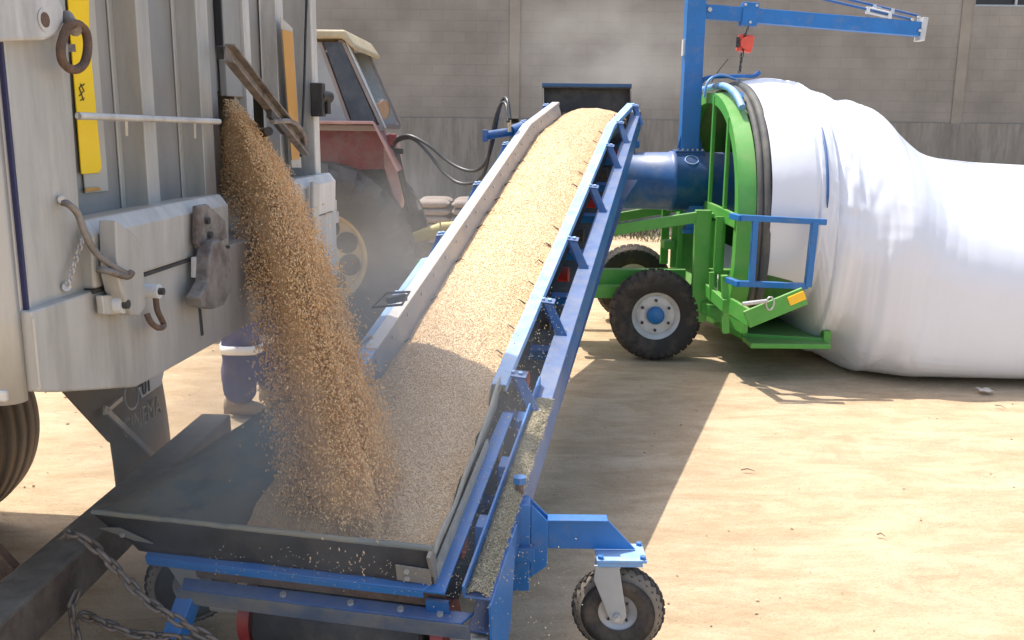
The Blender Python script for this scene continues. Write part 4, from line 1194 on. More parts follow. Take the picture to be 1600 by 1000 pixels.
# ================================================================= FALLING GRAIN
def falling():
    rs = np.random.RandomState(21)
    N = 78000
    a = rs.rand(N); b = rs.rand(N)
    core = rs.rand(N) < .93
    z0 = zsill + .03 + (zh_ - zsill - .03) * a
    u = uh0 + .015 + b * .28
    # upper layer narrower
    u = np.where(a > .6, uh0 + .015 + b * (.28 - .4 * (a - .6)), u)
    o = -.16 + .05 * a
    v = 1.2 + .58 * np.minimum(1, a * 1.5) - 1.2 * np.maximum(0, a - .7) + rs.normal(size=N) * .08
    v = np.where(core, v, v + rs.normal(size=N) * .16)
    vu = -1.7 + .16 * (b - .4) + rs.normal(size=N) * np.where(core, .07, .16)
    zland = .55
    vz0 = .45; T_ = (-vz0 + np.sqrt(vz0 ** 2 + 19.62 * np.maximum(.02, (z0 - zland)))) / 9.81
    tau = T_ * rs.rand(N) ** .62
    O = o + v * tau; Z = z0 - vz0 * tau - 4.905 * tau ** 2; U = u + vu * tau
    p = np.array([KX, KY, 0])[None] + np.outer(U, tv) + np.outer(O, mv); p[:, 2] = Z
    vel = np.outer(v, mv) + np.outer(vu, tv); vel[:, 2] = -9.81 * tau - .3
    d = vel / np.linalg.norm(vel, axis=1)[:, None] * .9 + rs.normal(size=(N, 3)) * .45
    ov, of = octa_cloud(p, d, .0135, .0056, 4)
    # splash of loose kernels
    # inner solid core (closed tube, slightly inside)
    rings = 40; m_ = 28; cv = []; cf = []
    for i in range(rings):
        g = i / (rings - 1)
        for k in range(m_):
            th = 2 * math.pi * k / m_
            aa = .5 + .40 * math.cos(th); bb = .5 + .40 * math.sin(th)
            zz = zsill + .03 + (zh_ - zsill - .03) * aa; uu = uh0 + .015 + bb * (.28 - max(0, aa - .6) * .4)
            TT = (-.45 + math.sqrt(.2025 + 19.62 * (zz - .53))) / 9.81; ta = TT * g
            vv = 1.2 + .58 * min(1, aa * 1.5) - 1.2 * max(0, aa - .7); vvu = -1.7 + .16 * (bb - .4)
            q = T(uu + vvu * ta, -.16 + .05 * aa + vv * ta, zz - .45 * ta - 4.905 * ta * ta)
            q += Vector((nz(q.x * 25, q.y * 25, q.z * 25), nz(q.x * 25, q.z * 25, 4), 0)) * .012
            cv.append(q)
    for i in range(rings - 1):
        for k in range(m_): cf.append((i * m_ + k, i * m_ + (k + 1) % m_, (i + 1) * m_ + (k + 1) % m_, (i + 1) * m_ + k))
    ob = np_mesh('falling_grain', ov, of, grain_fall, (np.array([tuple(q) for q in cv]), cf), tuple(T(uh0, .3, .6)))
    tag(ob, 'thick brown stream of grain pouring from the trailer hatch into the hopper', 'grain', kind='stuff')
falling()

# ================================================================= BAGGING MACHINE
YM = 8.9
TC = Vector((0, YM - .05, 1.30))
def arch(X, a, zt, zb, n=64, e=2.6, cy=YM - .05):
    """closed tunnel outline: rounded top, flatter bottom"""
    out = []; zc = zb + (zt - zb) * .48
    for k in range(n):
        t = 2 * math.pi * k / n; c, s = math.cos(t), math.sin(t)
        ee = 2.25 if s > 0 else 3.2
        y = math.copysign(abs(c) ** (2 / ee), c) * a; h = (zt - zc) if s > 0 else (zc - zb)
        z = zc + math.copysign(abs(s) ** (2 / ee), s) * h
        out.append(Vector((X, cy + y, z)))
    return out
def make_bagger():
    t = thing('bagging_machine', (1.3, YM, 0), 'green and blue grain bagging machine with crane post and round tunnel frame', 'machine')
    X1 = 1.75; A = 1.40; ZT_, ZB_ = 2.27, .28
    # rim band
    mb = MB(); n = 72
    ring = []
    for (X, aa, zt, zb) in ((X1, A, ZT_, ZB_), (X1 + .13, A + .01, ZT_ + .01, ZB_), (X1 + .13, A - .02, ZT_ - .02, ZB_ + .02), (X1, A - .02, ZT_ - .02, ZB_ + .02)):
        ring.append(arch(X, aa, zt, zb, n))
    pts = [ring[j][i] for i in range(n) for j in (0, 1, 2, 3, 0)]
    mb.grid(pts, n, 5, True, True); tb0 = mb.build('tunnel_band', green, t); md = tb0.modifiers.new('edge', 'EDGE_SPLIT'); md.split_angle = R(50)
    # face flange: ring plate
    mb = MB(); o_ = arch(X1 - .01, A, ZT_, ZB_, n); i_ = arch(X1 - .01, A - .11, ZT_ - .09, ZB_ + .1, n)
    pts = []
    for k in range(n): pts += [o_[k], i_[k], i_[k] + Vector((.012, 0, 0)), o_[k] + Vector((.012, 0, 0)), o_[k]]
    mb.grid(pts, n, 5, False, True); mb.build('face_flange', green, t)
    # vertical face bars
    def zarch(y, zt, zb, a):
        f = min(.999, abs(y - (YM - .05)) / a); zc = zb + (zt - zb) * .48
        return zc + (zt - zc) * (1 - f ** 2.25) ** (1 / 2.25), zc - (zc - zb) * (1 - f ** 3.2) ** (1 / 3.2)
    for px, wdt in ((1113, .05), (1137, .05), (1062, .05)):
        p = P(px, 240, 0.1) if False else None
        d_ = ray(px, 250); q = C0 + d_ * (X1 / d_.x); y = q.y
        if y > 10.2: y = 10.1
        z1, z0 = zarch(y, ZT_, ZB_, A)
        mb = MB(); mb.box((X1 - .004, y, (z1 + z0) / 2), (.03, wdt, z1 - z0 - .04)); mb.build('face_bar', green, t, bevel=.004)
    for yy in (9.75, 10.05):
        z1, z0 = zarch(yy, ZT_, ZB_, A); mb = MB(); mb.box((X1 - .004, yy, (z1 + z0) / 2), (.03, .07, z1 - z0 - .04)); mb.build('face_bar', green, t, bevel=.004)
    # horizontal face band at slot foot, and back sheet of the tunnel
    zf = PX(1120, 325, X1).z
    mb = MB(); mb.box((X1 - .006, YM - .05, zf - .03), (.034, 2 * A - .06, .11)); mb.build('face_crossbar', green, t, bevel=.004)
    mb = MB(); pts = []
    back = arch(2.34, A - .08, ZT_ - .08, ZB_ + .08, n); fr_ = arch(X1 + .12, A - .035, ZT_ - .035, ZB_ + .035, n)
    mb.add(back, [tuple(range(n))])
    pts = [(fr_, back)[j][k] for k in range(n) for j in (0, 1)]; mb.grid(pts, n, 2, True, True)
    mb.build('tunnel_sheet', mat('green_inner_shade', (.025, .13, .018), .6, 0, .2, 4, dirt=(.1, .12, .05), dirt_amt=.4), t, solid=.006)  # darker green copy, shade inside the tunnel put into its colour
    # collars around the tube
    # lower uprights of the frame
    def px_box(px0, px1, py0, py1, Y, dx=None, name='upright', m=green, dy=.05):
        a = P(px0, py0, Y); b_ = P(px1, py1, Y)
        mb = MB(); mb.box(((a.x + b_.x) / 2, Y, (a.z + b_.z) / 2), (abs(b_.x - a.x), dy, abs(a.z - b_.z))); return mb.build(name, m, t, bevel=.004)
    px_box(1087, 1102, 328, 502, 8.05, name='upright', dy=.08)
    px_box(1035, 1043, 318, 412, 9.4, name='upright')
    px_box(1050, 1056, 345, 418, 8.9, name='upright')
    px_box(1060, 1064, 342, 420, 8.8, name='upright')
    px_box(1064, 1090, 345, 420, 9.0, name='shield_plate', dy=.02)
    px_box(1119, 1126, 338, 425, 7.85, name='latch_bar', dy=.03)
    px_box(1106, 1118, 345, 480, 8.3, name='shield_plate', dy=.02)
    px_box(1036, 1052, 375, 388, 8.9, name='lug', dy=.15)
    mb = MB(); mb.box(PX(1122, 336, X1 + .02), (.16, .10, .035)); mb.build('hinge_lug', green, t, bevel=.004)
    mb = MB(); mb.box(PX(1126, 424, X1 + .02), (.20, .1, .04)); mb.build('hinge_lug', green, t, bevel=.004)
    # chassis rails
    def rail(p, q, h, w_=.05, name='chassis_rail', m=green):
        mb = MB(); mb.bar(p, q, w_, h); return mb.build(name, m, t, bevel=.005)
    rail(P(900, 368, 8.0), P(1098, 338, 8.05), .09)
    rail(P(900, 351, 9.6), P(1066, 322, 9.6), .09)
    rail(P(880, 432, 8.45), P(1070, 432, 8.45), .14, .1)
    rail(P(880, 455, 8.3), P(1050, 455, 8.3), .11, .08)
    rail(P(880, 430, 9.4), P(1070, 430, 9.4), .12, .08)
    rail(P(700, 425, 8.9), P(930, 440, 8.9), .10, .1)
    mb = MB(); a = P(1100, 480, 8.0); b_ = P(1165, 512, 7.45); mb.bar(a, b_, .05, .10); mb.build('tray_arm', green, t, bevel=.004)
    # axle
    WX = 1.236
    MB().bar((WX, 8.1, .385), (WX, 9.8, .385), .08, .08).build('axle', green, t)
    for y0, sg in ((8.14, 1), (9.76, 1)):
        wh = bpy.data.objects.new('wheel', None); COL.objects.link(wh); wh.parent = t; BASE[wh.name] = BASE[t.name]
        M = wheel_frame((WX if sg else WX, y0, .385), (-.04, -1, 0))
        make_tyre(M, .385, .25, .205, rubber, wh, 'block', 34)
        make_rim(M, .21, .25, rimwhite, wh, dish=.35, bolts=6, side=1, hubm=blue, hubr=.075)
        if False: pass
    # the auger tube, its foot and the inlet hopper under the conveyor head
    mb = MB(); M = frame((0, YM, 1.48), (1, 0, 0), (0, 1, 0), (0, 0, 1))
    pr = [(.15, .001), (.15, .20), (.40, .24), (.95, .255), (1.42, .262), (1.425, .272), (1.47, .272), (1.475, .262), (2.2, .265)]
    mb.lathe(pr, M, 48); tb = mb.build('auger_tube', blue_d, t)
    rg = MB(); c_ = Vector((1.60, YM - .17, 1.68)); rg.tube([c_ + Vector((.06 * math.cos(a), .045 * math.sin(a), .035 * math.sin(a))) for a in [k * math.pi / 8 for k in range(16)]], .005, 6, closed=True); rg.build('inspection_ring', blue_l, tb)
    mb = MB(); mb.hexa([Vector(q) for q in ((1.58, 8.72, 1.05), (1.80, 8.72, 1.05), (1.80, 9.05, 1.05), (1.58, 9.05, 1.05), (1.60, 8.75, 1.3), (1.74, 8.75, 1.3), (1.74, 9.0, 1.3), (1.60, 9.0, 1.3))])
    mb.box((1.69, 8.85, 1.04), (.30, .4, .03)); mb.build('tube_foot', blue, t, bevel=.004)
    # inlet hopper with raised back board behind the conveyor head
    ya_ = 9.35
    a = P(848, 134, ya_); b_ = P(985, 134, ya_); zb = 1.72
    x0, x1 = a.x, b_.x; zt = (a.z + b_.z) / 2
    mb = MB()
    mb.box(((x0 + x1) / 2, ya_ + .02, (zt + zb) / 2), (x1 - x0, .012, zt - zb))
    mb.box(((x0 + x1) / 2, ya_ - .01, zt - .012), (x1 - x0 + .01, .09, .026))
    mb.prism([(x0, ya_ + .01, zt - .026), (x0, ya_ + .01, zb), (x0, ya_ - .55, zb), (x0, ya_ - .50, zb + .2), (x0, ya_ - .08, zt - .026)], (.01, 0, 0))
    mb.prism([(x1, ya_ + .01, zt - .026), (x1, ya_ + .01, zb), (x1, ya_ - .55, zb), (x1, ya_ - .50, zb + .2), (x1, ya_ - .08, zt - .026)], (-.01, 0, 0))
    mb.hexa([Vector(q) for q in ((.35, 8.75, 1.6), (.95, 8.75, 1.6), (.95, 9.05, 1.6), (.35, 9.05, 1.6), (x0 + .01, ya_ - .54, zb + .01), (x1 - .01, ya_ - .54, zb + .01), (x1 - .01, ya_ + .01, zb + .01), (x0 + .01, ya_ + .01, zb + .01))])
    ih = mb.build('inlet_hopper', mat('dusty_dark_steel', (.06, .054, .05), .7, 0, .2, 5, dirt=(.16, .13, .1), dirt_amt=.5, dscale=5), t, bevel=.003)
    mb = MB(); mb.box(((x0 + x1) / 2, ya_ - .012, zt + .004), (x1 - x0 + .014, .096, .034)); mb.build('hopper_lip', mat('slate_blue_paint', (.05, .115, .22), .55, 0, .15, 5, dust_up=.3), ih, bevel=.003)
    # crane: post, boom, stay rods
    Xp = P(1081, 120, YM).x
    mb = MB(); mb.box((Xp, YM, (1.76 + 4.3) / 2), (.165, .165, 4.3 - 1.76)); mb.build('crane_post', blue, t, bevel=.006)
    mb = MB(); mb.box((Xp, YM, 1.752), (.26, .24, .016)); mb.box((Xp, YM, 1.722), (.25, .23, .04))
    for a in (-1, 1): mb.prism([(Xp + a * .083, YM - .06, 1.76), (Xp + a * .12, YM - .06, 1.76), (Xp + a * .083, YM - .06, 1.9)], (0, .012, 0))
    pp = mb.build('post_flange', blue_d, t, bevel=.002)
    bo = MB()
    for k in range(6): bolt(bo, (Xp - .11 + k * .044, YM - .105, 1.76), (0, 0, 1), .012, .016)
    bo.build('bolt', steel, pp)
    mb = MB(); mb.box((Xp - .092, YM - .02, P(1073, 75, YM).z), (.02, .06, .14)); mb.build('post_clip', white_p, t, bevel=.002)
    ba = P(1095, 18, YM); bb = P(1437, 46, YM)
    mb = MB(); mb.bar(ba, bb, .10, .125); mb.build('crane_boom', blue, t, bevel=.005)
    ud = (bb - ba).normalized(); uu = Vector((0, -1, 0)).cross(ud) * -1
    mb = MB(); mb.bar(bb - ud * .01, bb + ud * .035, .14, .20); bp_ = mb.build('boom_end', steel, t, bevel=.004)
    pf = P(1170, 23, YM)
    mb = MB(); mb.bar(pf - ud * .07, pf + ud * .07, .135, .20); cl = mb.build('trolley', blue, t, bevel=.006)
    bo = MB()
    for dx, dz in ((-.05, .075), (.05, .075), (0, -.07)):
        bolt(bo, pf + ud * dx + Vector((0, -.068, dz)), (0, -1, 0), .013, .012)
    bo.build('bolt', steel, cl)
    bo = MB(); bolt(bo, P(1109, 15, YM - .055), (0, -1, 0), .02, .014); bo.build('boom_pin', steel, t)
    for x, y in ((1435, 27), (1425, 31), (1437, 48)):
        bo = MB(); bolt(bo, P(x, y, YM - .06), (0, -1, 0), .014, .02); bo.build('bolt', steel, t)
    sr = MB(); s0 = P(1095, -45, YM - .04); s1 = P(1428, 31, YM - .04); sr.cyl(s0, s1, .012, 8); s2 = P(1095, -55, YM + .04); s3 = P(1436, 25, YM + .04); sr.cyl(s2, s3, .012, 8)
    sr.build('stay_rod', blue_d, t)
    tb_ = MB(); q0, q1 = P(1356, 16, YM - .04), P(1390, 24, YM - .04)
    for dz in (-.02, .02): tb_.cyl(q0 + Vector((0, 0, dz)), q1 + Vector((0, 0, dz)), .011, 8)
    q2, q3 = P(1366, 13, YM + .04), P(1394, 19, YM + .04)
    for dz in (-.02, .02): tb_.cyl(q2 + Vector((0, 0, dz)), q3 + Vector((0, 0, dz)), .011, 8)
    for q in (q0, q1, q2, q3): tb_.box(q, (.03, .03, .06))
    tb_.build('turnbuckle', white_p, t)
    # gasket hoop that clamps the bag on, in two turns
    for X, aa, r_, m_ in ((X1 + .16, A + .015, .028, gasket), (X1 + .215, A + .035, .036, gasket)):
        g = arch(X, aa, ZT_ + (aa - A) + .03, ZB_ + .0, 96); MB().tube(g, r_, 8, closed=True).build('rubber_hoop', m_, t)
    # blue pipe bits & bungee at the top
    mb = MB(); mb.tube(catmull([PX(1098, 140, X1 + .08), PX(1128, 134, X1 + .06), PX(1148, 145, X1 + .06), PX(1160, 168, X1 + .08)], 6), .03, 8); mb.build('hose_guard', blue_l, t)
    mb = MB(); mb.bar(PX(1159, 148, X1 + .1), PX(1153, 166, X1 + .1), .03, .05); mb.build('clamp', blue, t)
    # small hooks on the band
    for px, py in ((1167, 240), (1166, 322), (1162, 392), (1143, 160)):
        c_ = PX(px - 6, py, X1 + .07) ; c_.y -= .01
        mb = MB(); mb.tube([c_, c_ + Vector((.02, -.03, .03)), c_ + Vector((.0, -.035, -.04)), c_ + Vector((0, 0, -.03))], .006, 6); mb.build('band_hook', green, t)
    # blue gate frame on the near side of the bag
    Yg = 7.28
    g = MB()
    def gb(a, b_, w_=.045, h=.045, Ya=Yg, Yb=Yg): g.bar(P(*a, Ya), P(*b_, Yb), w_, h)
    gb((1143, 337), (1158, 341), Ya=7.45); gb((1158, 340), (1291, 347)); gb((1137, 437), (1155, 444), Ya=7.45); gb((1155, 443), (1262, 447))
    gb((1180, 345), (1174, 444)); gb((1273, 347), (1262, 448), .06, .05)
    g.build('bag_guard', blue, t, bevel=.004)
    # tray under the bag
    zt_ = .30
    mb = MB()
    pts = [PZ(1160, 523, zt_), PZ(1290, 531, zt_), PZ(1292, 512, zt_), PZ(1192, 503, zt_), PZ(1142, 505, zt_)]
    mb.prism(pts, (0, 0, -.03)); 
    a = PZ(1160, 523, zt_); b_ = PZ(1290, 531, zt_)
    mb.box(((a.x + b_.x) / 2, 8.5, zt_ - .025), (b_.x - a.x, 2.1, .04))
    mb.build('bag_tray', green, t, bevel=.004)
    mb = MB(); mb.bar(a + Vector((0, -.01, -.02)), b_ + Vector((.0, -.01, -.02)), .03, .075); mb.bar(PZ(1100, 492, zt_ + .05), a + Vector((0, 0, .0)), .04, .06); mb.box(b_ + Vector((.0, 0, .02)), (.06, .08, .12)); mb.build('tray_edge', green, t, bevel=.004)
    # lamp arm with amber reflector
    Ya = 7.05
    mb = MB(); p0 = P(1142, 478, 7.4); p1 = P(1172, 497, Ya); p2 = P(1257, 462, Ya)
    mb.bar(p0, p1, .03, .13); mb.bar(p1 - (p2 - p1).normalized() * .03, p2, .03, .135); la = mb.build('lamp_arm', green, t, bevel=.004)
    mb = MB(); mb.cyl(P(1160, 475, Ya - .03), P(1200, 470, Ya - .03), .016, 8); rgc = P(1203, 474, Ya - .03)
    mb.tube([rgc + Vector((.03 * math.cos(q), -.005, .05 * math.sin(q))) for q in [k * math.pi / 5 for k in range(10)]], .007, 6, closed=True); mb.build('arm_pin', steel, la)
    c_ = P(1245, 466, Ya - .02); ax = (p2 - p1).normalized(); Mq = frame((0, 0, 0), ax, (0, 1, 0), ax.cross(Vector((0, 1, 0)))).to_3x3()
    mb = MB(); mb.box(c_, (.13, .012, .07), Mq); am = mb.build('amber_reflector', amberlens, la, bevel=.005)
    # post beneath lamp arm
    mb = MB(); mb.bar(P(1132, 430, 7.5), P(1134, 520, 7.5), .06, .05); mb.bar(P(1105, 452, 7.9), P(1134, 478, 7.45), .05, .10); mb.bar(P(1112, 425, 7.75), P(1112, 470, 7.75), .04, .04); mb.build('corner_link', green, t, bevel=.004)
    # curved top bracket holding the bag (blue)
    return t
bagger = make_bagger()

# hoist on the crane and the blue lifting bar
def hoist():
    YH = YM
    t = thing('chain_hoist', P(1163, 82, YH), 'orange red chain hoist hanging from the blue crane boom', 'hoist')
    mb = MB(); c_ = P(1164, 68, YH); mb.box(c_, (.13, .10, .15), Matrix.Rotation(R(8), 3, 'Y')); mb.cyl(c_ + Vector((0, -.075, 0)), c_ + Vector((0, .075, 0)), .055, 20); mb.build('housing', orange, t, bevel=.012)
    mb = MB(); mb.box(P(1153, 66, YH - .055), (.03, .01, .09)); mb.build('label_plate', dark, t)
    mb = MB()
    for (x0, y0), (x1, y1) in (((1170, 40), (1164, 56)), ((1164, 52), (1161, 82)), ((1162, 80), (1154, 114)), ((1158, 82), (1157, 112))):
        a, b_ = P(x0, y0, YH - .06), P(x1, y1, YH - .06); n = max(2, int((b_ - a).length / .022))
        for i in range(n):
            p = a.lerp(b_, (i + .5) / n); v = Vector((1, 0, 0)) if i % 2 else Vector((0, 1, 0))
            mb.tube([p + v * .008 * math.cos(q) + zv * .014 * math.sin(q) for q in [k * math.pi / 4 for k in range(8)]], .0035, 5, closed=True)
    mb.tube(catmull([P(1138, 92, YH - .1), P(1122, 112, YH - .1), P(1112, 128, YH - .1)], 5), .004, 5)
    mb.build('load_chain', dark, t)
hoist()
def lift_bar():
    t = thing('lifting_bracket', P(1150, 128, YM), 'blue curved lifting bracket on top of the tunnel hoop, under the hoist', 'bracket')
    mb = MB(); pth = catmull([P(1092, 150, YM), P(1093, 134, YM), P(1102, 122, YM), P(1120, 120, YM), P(1150, 119, YM), P(1176, 119, YM), P(1186, 113, YM)], 5)
    vs = []
    for p in pth:
        for dy in (-.05, .05): vs.append(p + Vector((0, dy, .0)))
    mb.grid(vs, len(pth), 2); mb.build('arm', blue, t, solid=.03)
    mb = MB(); mb.tube(catmull([P(1100, 152, YM - .25), P(1106, 128, YM - .25), P(1124, 117, YM - .2), P(1150, 124, YM - .1)], 6), .012, 6); mb.bar(P(1155, 124, YM), P(1155, 135, YM), .03, .02); mb.build('hook', blue_l, t)
lift_bar()

# ================================================================= SILO BAG
def interp(x, tab):
    if x <= tab[0][0]: return tab[0][1]
    for (x0, y0), (x1, y1) in zip(tab, tab[1:]):
        if x <= x1:
            f = (x - x0) / (x1 - x0); f = f * f * (3 - 2 * f); return y0 + (y1 - y0) * f
    return tab[-1][1]
def make_bag():
    nx, n = 330, 260
    X0 = 1.98
    top = [(1.98, 2.36), (2.2, 2.405), (2.4, 2.385), (2.6, 2.305), (2.78, 2.225), (2.95, 2.215), (3.06, 2.18), (3.16, 2.07), (3.28, 1.95), (3.42, 1.845), (3.6, 1.765), (3.82, 1.715), (4.2, 1.675), (4.7, 1.655), (12, 1.64)]
    tx, ty = [a for a, _ in top], [b for _, b in top]
    def topz(X): return sum(float(np.interp(X + d, tx, ty)) * w_ for d, w_ in ((-.06, .15), (-.03, .22), (0, .26), (.03, .22), (.06, .15)))
    half = [(1.98, 1.47), (2.40, 1.48), (2.46, 1.49), (2.62, 1.55), (3.1, 1.64), (3.6, 1.67), (12, 1.67)]
    bot = [(1.98, .34), (2.36, .32), (2.55, .06), (2.85, .0), (12, .0)]
    foot = [(1.98, 1.10), (2.38, 1.12), (2.6, .85), (2.85, 1.38), (3.2, 1.58), (12, 1.64)]
    xs = np.concatenate([np.linspace(X0, 2.5, 80), np.linspace(2.505, 4.2, 190), np.linspace(4.22, 12, 60)])
    pts = []
    for X in xs:
        zt, a, zb, fb = topz(X), interp(X, half), interp(X, bot), interp(X, foot)
        zm = zb + (zt - zb) * (.50 if X < 2.5 else .42)
        for k in range(n):
            t = 2 * math.pi * k / n; c, s = math.cos(t), math.sin(t)
            if s >= 0:
                e = 2.15
                y = math.copysign(abs(c) ** (2 / e), c) * a; z = zm + abs(s) ** (2 / e) * (zt - zm)
            else:
                e = 9 if X > 2.6 else 3.0 + 6 * max(0, (X - 2.4) / .2)
                y = math.copysign(abs(c) ** (2 / e), c); z = zm - abs(s) ** (2 / e) * (zm - zb)
                # pull in toward the foot
                g = (zm - z) / max(.01, zm - zb)
                y *= a + (min(fb, a) * 1.0 - a) * g ** 2.2
            r = 0
            # folds : strongest just behind the tunnel
            if X > 2.36:
                f = math.exp(-((X - 2.62) / .45) ** 2) + .25 * math.exp(-((X - 3.2) / .6) ** 2)
                ridge = abs(nz(X * 6.5 + 1.1 * t + .8 * nz(X * 1.5, t * 1.5), t * 1.1 + X * .4, 3.3))
                r += (ridge - .22) * .034 * f * (1 if s > -.5 else .5)
                r += (abs(nz(X * 15 + 2.0 * t + 2 * nz(X * 2, t * 2, 7), t * 1.3, 5.1)) - .2) * .022 * math.exp(-((X - 2.62) / .38) ** 2)
                r += nz(t * 26 + X * 2, X * 2.5, 8) * .006 * f
            else:
                r += nz(t * 30, X * 14, 2) * .0015 + nz(t * 2.5, X * 1.5, 6) * .012
                if abs(X - 2.37) < .05: r -= .02 * (1 - abs(X - 2.37) / .05)
            r += .010 * nz(X * 1.0, t * 1.2, 9)
            nrm = Vector((0, (y) / (a * a), (z - zm) / ((zt - zm) ** 2)))
            if nrm.length > 0: nrm.normalize()
            z2 = max(z + nrm.z * r, .003)
            pts.append((X, YM - .05 + y + nrm.y * r, z2))
    mb = MB(); mb.grid(pts, len(xs), n, True, False)
    # close around
    k0 = 0
    fs = [(i * n + n - 1, (i + 1) * n + n - 1, (i + 1) * n, i * n) for i in range(len(xs) - 1)]
    mb.f += fs; mb.sm += [True] * len(fs)
    mb.add(pts[-n:], [tuple(range(n))])
    o = mb.build('grain_bag', bagw)
    o['label'] = 'huge white plastic grain bag bulging out behind the bagging machine'; o['category'] = 'bag'
    # rod showing through at the end of the tunnel
    mb = MB(); path = [PX(1284 + 6 * math.sin((y - 190) / 160 * math.pi) * 1.0, y, 2.40) for y in range(190, 345, 12)]
    q = arch(2.40, 1.46, 2.33, .34, 96)
    sel = [p for p in q if p.y < 8.3 and 1.30 < p.z < 2.02]
    sel.sort(key=lambda p: p.z)
    mb.tube([p + Vector((0, -.035, .0)) for p in sel], [.004] + [.011] * (len(sel) - 2) + [.004], 8)
    mb.build('tunnel_rod', blue_d, bagger)
    return o
bag = make_bag()

# ================================================================= TRACTOR
def make_tractor():
    TX, YN = -1.72, 8.35
    t = thing('tractor', (TX, 9.1, 0), 'dusty red tractor with cream cab roof parked behind the trailer', 'tractor')
    for yy, sg in ((8.55, 1), (9.95, 1)):
        wh = bpy.data.objects.new('rear_wheel', None); COL.objects.link(wh); wh.parent = t; BASE[wh.name] = BASE[t.name]
        M = wheel_frame((TX, yy, .80), (.10, -1, 0), .1)
        make_tyre(M, .80, .44, .42, rubber_g, wh, 'ag', 20)
        make_rim(M, .425, .42, cream, wh, dish=.05, bolts=8, side=1, nut_hole=.23, hubm=cream, hubr=.10)  # oversized dark discs stand in for the shaded holes in the rim
    for yy in (8.6, 9.8):
        wh = bpy.data.objects.new('front_wheel', None); COL.objects.link(wh); wh.parent = t; BASE[wh.name] = BASE[t.name]
        M = wheel_frame((TX - 2.4, yy, .5), (.0, -1, 0)); make_tyre(M, .5, .28, .27, rubber_g, wh, 'ag', 18); make_rim(M, .275, .27, cream, wh, dish=.3, bolts=6, side=1)
    mb = MB(); mb.box((TX - 1.3, 9.25, .85), (3.0, .5, .45)); mb.box((TX + .2, 9.25, .8), (.5, .6, .5)); mb.cyl((TX, 8.6, .8), (TX, 9.9, .8), .09, 14); mb.cyl((TX - 2.4, 8.6, .5), (TX - 2.4, 9.8, .5), .06, 10); mb.build('chassis', dark, t, bevel=.02)
    mb = MB(); mb.hexa([Vector(q) for q in ((TX - 3.0, 8.95, 1.05), (TX - .9, 8.9, 1.05), (TX - .9, 9.6, 1.05), (TX - 3.0, 9.55, 1.05), (TX - 3.0, 9.0, 1.55), (TX - .9, 8.95, 1.75), (TX - .9, 9.55, 1.75), (TX - 3.0, 9.5, 1.55))]); mb.build('bonnet', red_t, t, bevel=.05)
    # fenders : arcs with inner side plate
    for y0, y1 in ((8.42, 8.85), (9.65, 10.08)):
        mb = MB(); pts = []
        ztop = P(560, 192, y0).z
        prof = [(-1.00, 1.05), (-.86, 1.45), (-.62, 1.72), (-.35, ztop), (P(583, 194, y0).x - TX, ztop), (P(600, 220, y0).x - TX, ztop - .17), (P(622, 260, y0).x - TX, ztop - .41)]
        for dx, z in prof:
            for yy in (y0, y1): pts.append((TX + dx, yy, z))
        mb.grid(pts, len(prof), 2, False)
        inner = [(TX + dx, y1, z) for dx, z in prof]
        mb.add(inner[2:] + [(TX + .30, y1, ztop - .42), (TX - .45, y1, ztop - .38)], [tuple(range(len(inner)))])
        mb.build('fender', red_t, t, solid=.012)
        mb = MB(); q = [(TX + dx, y0, z + .004) for dx, z in prof[3:]]; mb.tube(q, .016, 6, smooth=False); mb.build('fender_trim', pinkred, t)
    # cab
    y0, y1 = 8.55, 9.95
    def cabpt(px, py, y): return P(px, py, y)
    roof = MB(); zt = P(500, 47, y0).z
    xr = P(541, 50, y0).x; xe = P(556, 72, y0).x
    pr = [(TX - 1.25, zt - .10), (TX - 1.2, zt), (xr, zt), (xe + .01, zt - .13), (xe + .0, zt - .17), (xr - .03, zt - .07), (TX - 1.2, zt - .1)]
    roof.prism([(x, y0 - .06, z) for x, z in pr], (0, y1 - y0 + .12, 0)); roof.build('cab_roof', cream, t, bevel=.02)
    zc = zt - .10; zb = P(560, 200, y0).z
    xt = P(533, 62, y0).x; xb = P(598, 200, y0).x
    # frame
    fr = MB()
    for yy in (y0, y1):
        fr.bar((xt + .02, yy, zc), (xb, yy, zb), .03, .03); fr.bar((P(500, 62, y0).x, yy, zc), (P(549, 200, y0).x, yy, zb), .03, .03)
        fr.bar((TX - 1.15, yy, zc), (TX - 1.25, yy, zb), .05, .05); fr.bar((TX - 1.2, yy, zb), (xb, yy, zb), .05, .05)
    fr.bar((xb, y0, zb), (xb - .22, y1, zb), .05, .05); fr.bar((xt, y0, zc), (xt - .14, y1, zc), .05, .05); fr.bar((TX - 1.25, y0, zb), (TX - 1.25, y1, zb), .05, .05)
    fr.build('cab_frame', mat('cab_trim', (.30, .25, .22), .6, 0, .15, 6), t, bevel=.006)
    gl = mat('dark_glass', (.05, .065, .085), .12, 0, .1, 3, spec=.5, dirt=(.25, .25, .24), dirt_amt=.35, dscale=2)
    gp = mat('pale_glass', (.36, .37, .36), .25, 0, .1, 3)
    g = MB(); xs0, xs1 = P(506, 64, y0).x, P(549, 200, y0).x; g.prism([(xs0, y0 - .012, zc), (xt, y0 - .012, zc), (xb - .03, y0 - .012, zb), (xs1 + .03, y0 - .012, zb)], (0, .006, 0)); g.build('side_window', gl, t)
    g = MB(); g.prism([(TX - 1.15, y0 - .01, zc), (xs0 - .02, y0 - .01, zc), (xs1, y0 - .01, zb), (TX - 1.2, y0 - .01, zb)], (0, .006, 0)); g.build('side_window', gp, t)
    # rear window seen edge on, in a flat pale colour, angled outward
    x2, x3 = P(537, 66, y0).x, P(560, 82, y0).x; x4, x5 = P(582, 200, y0).x, P(604, 200, y0).x
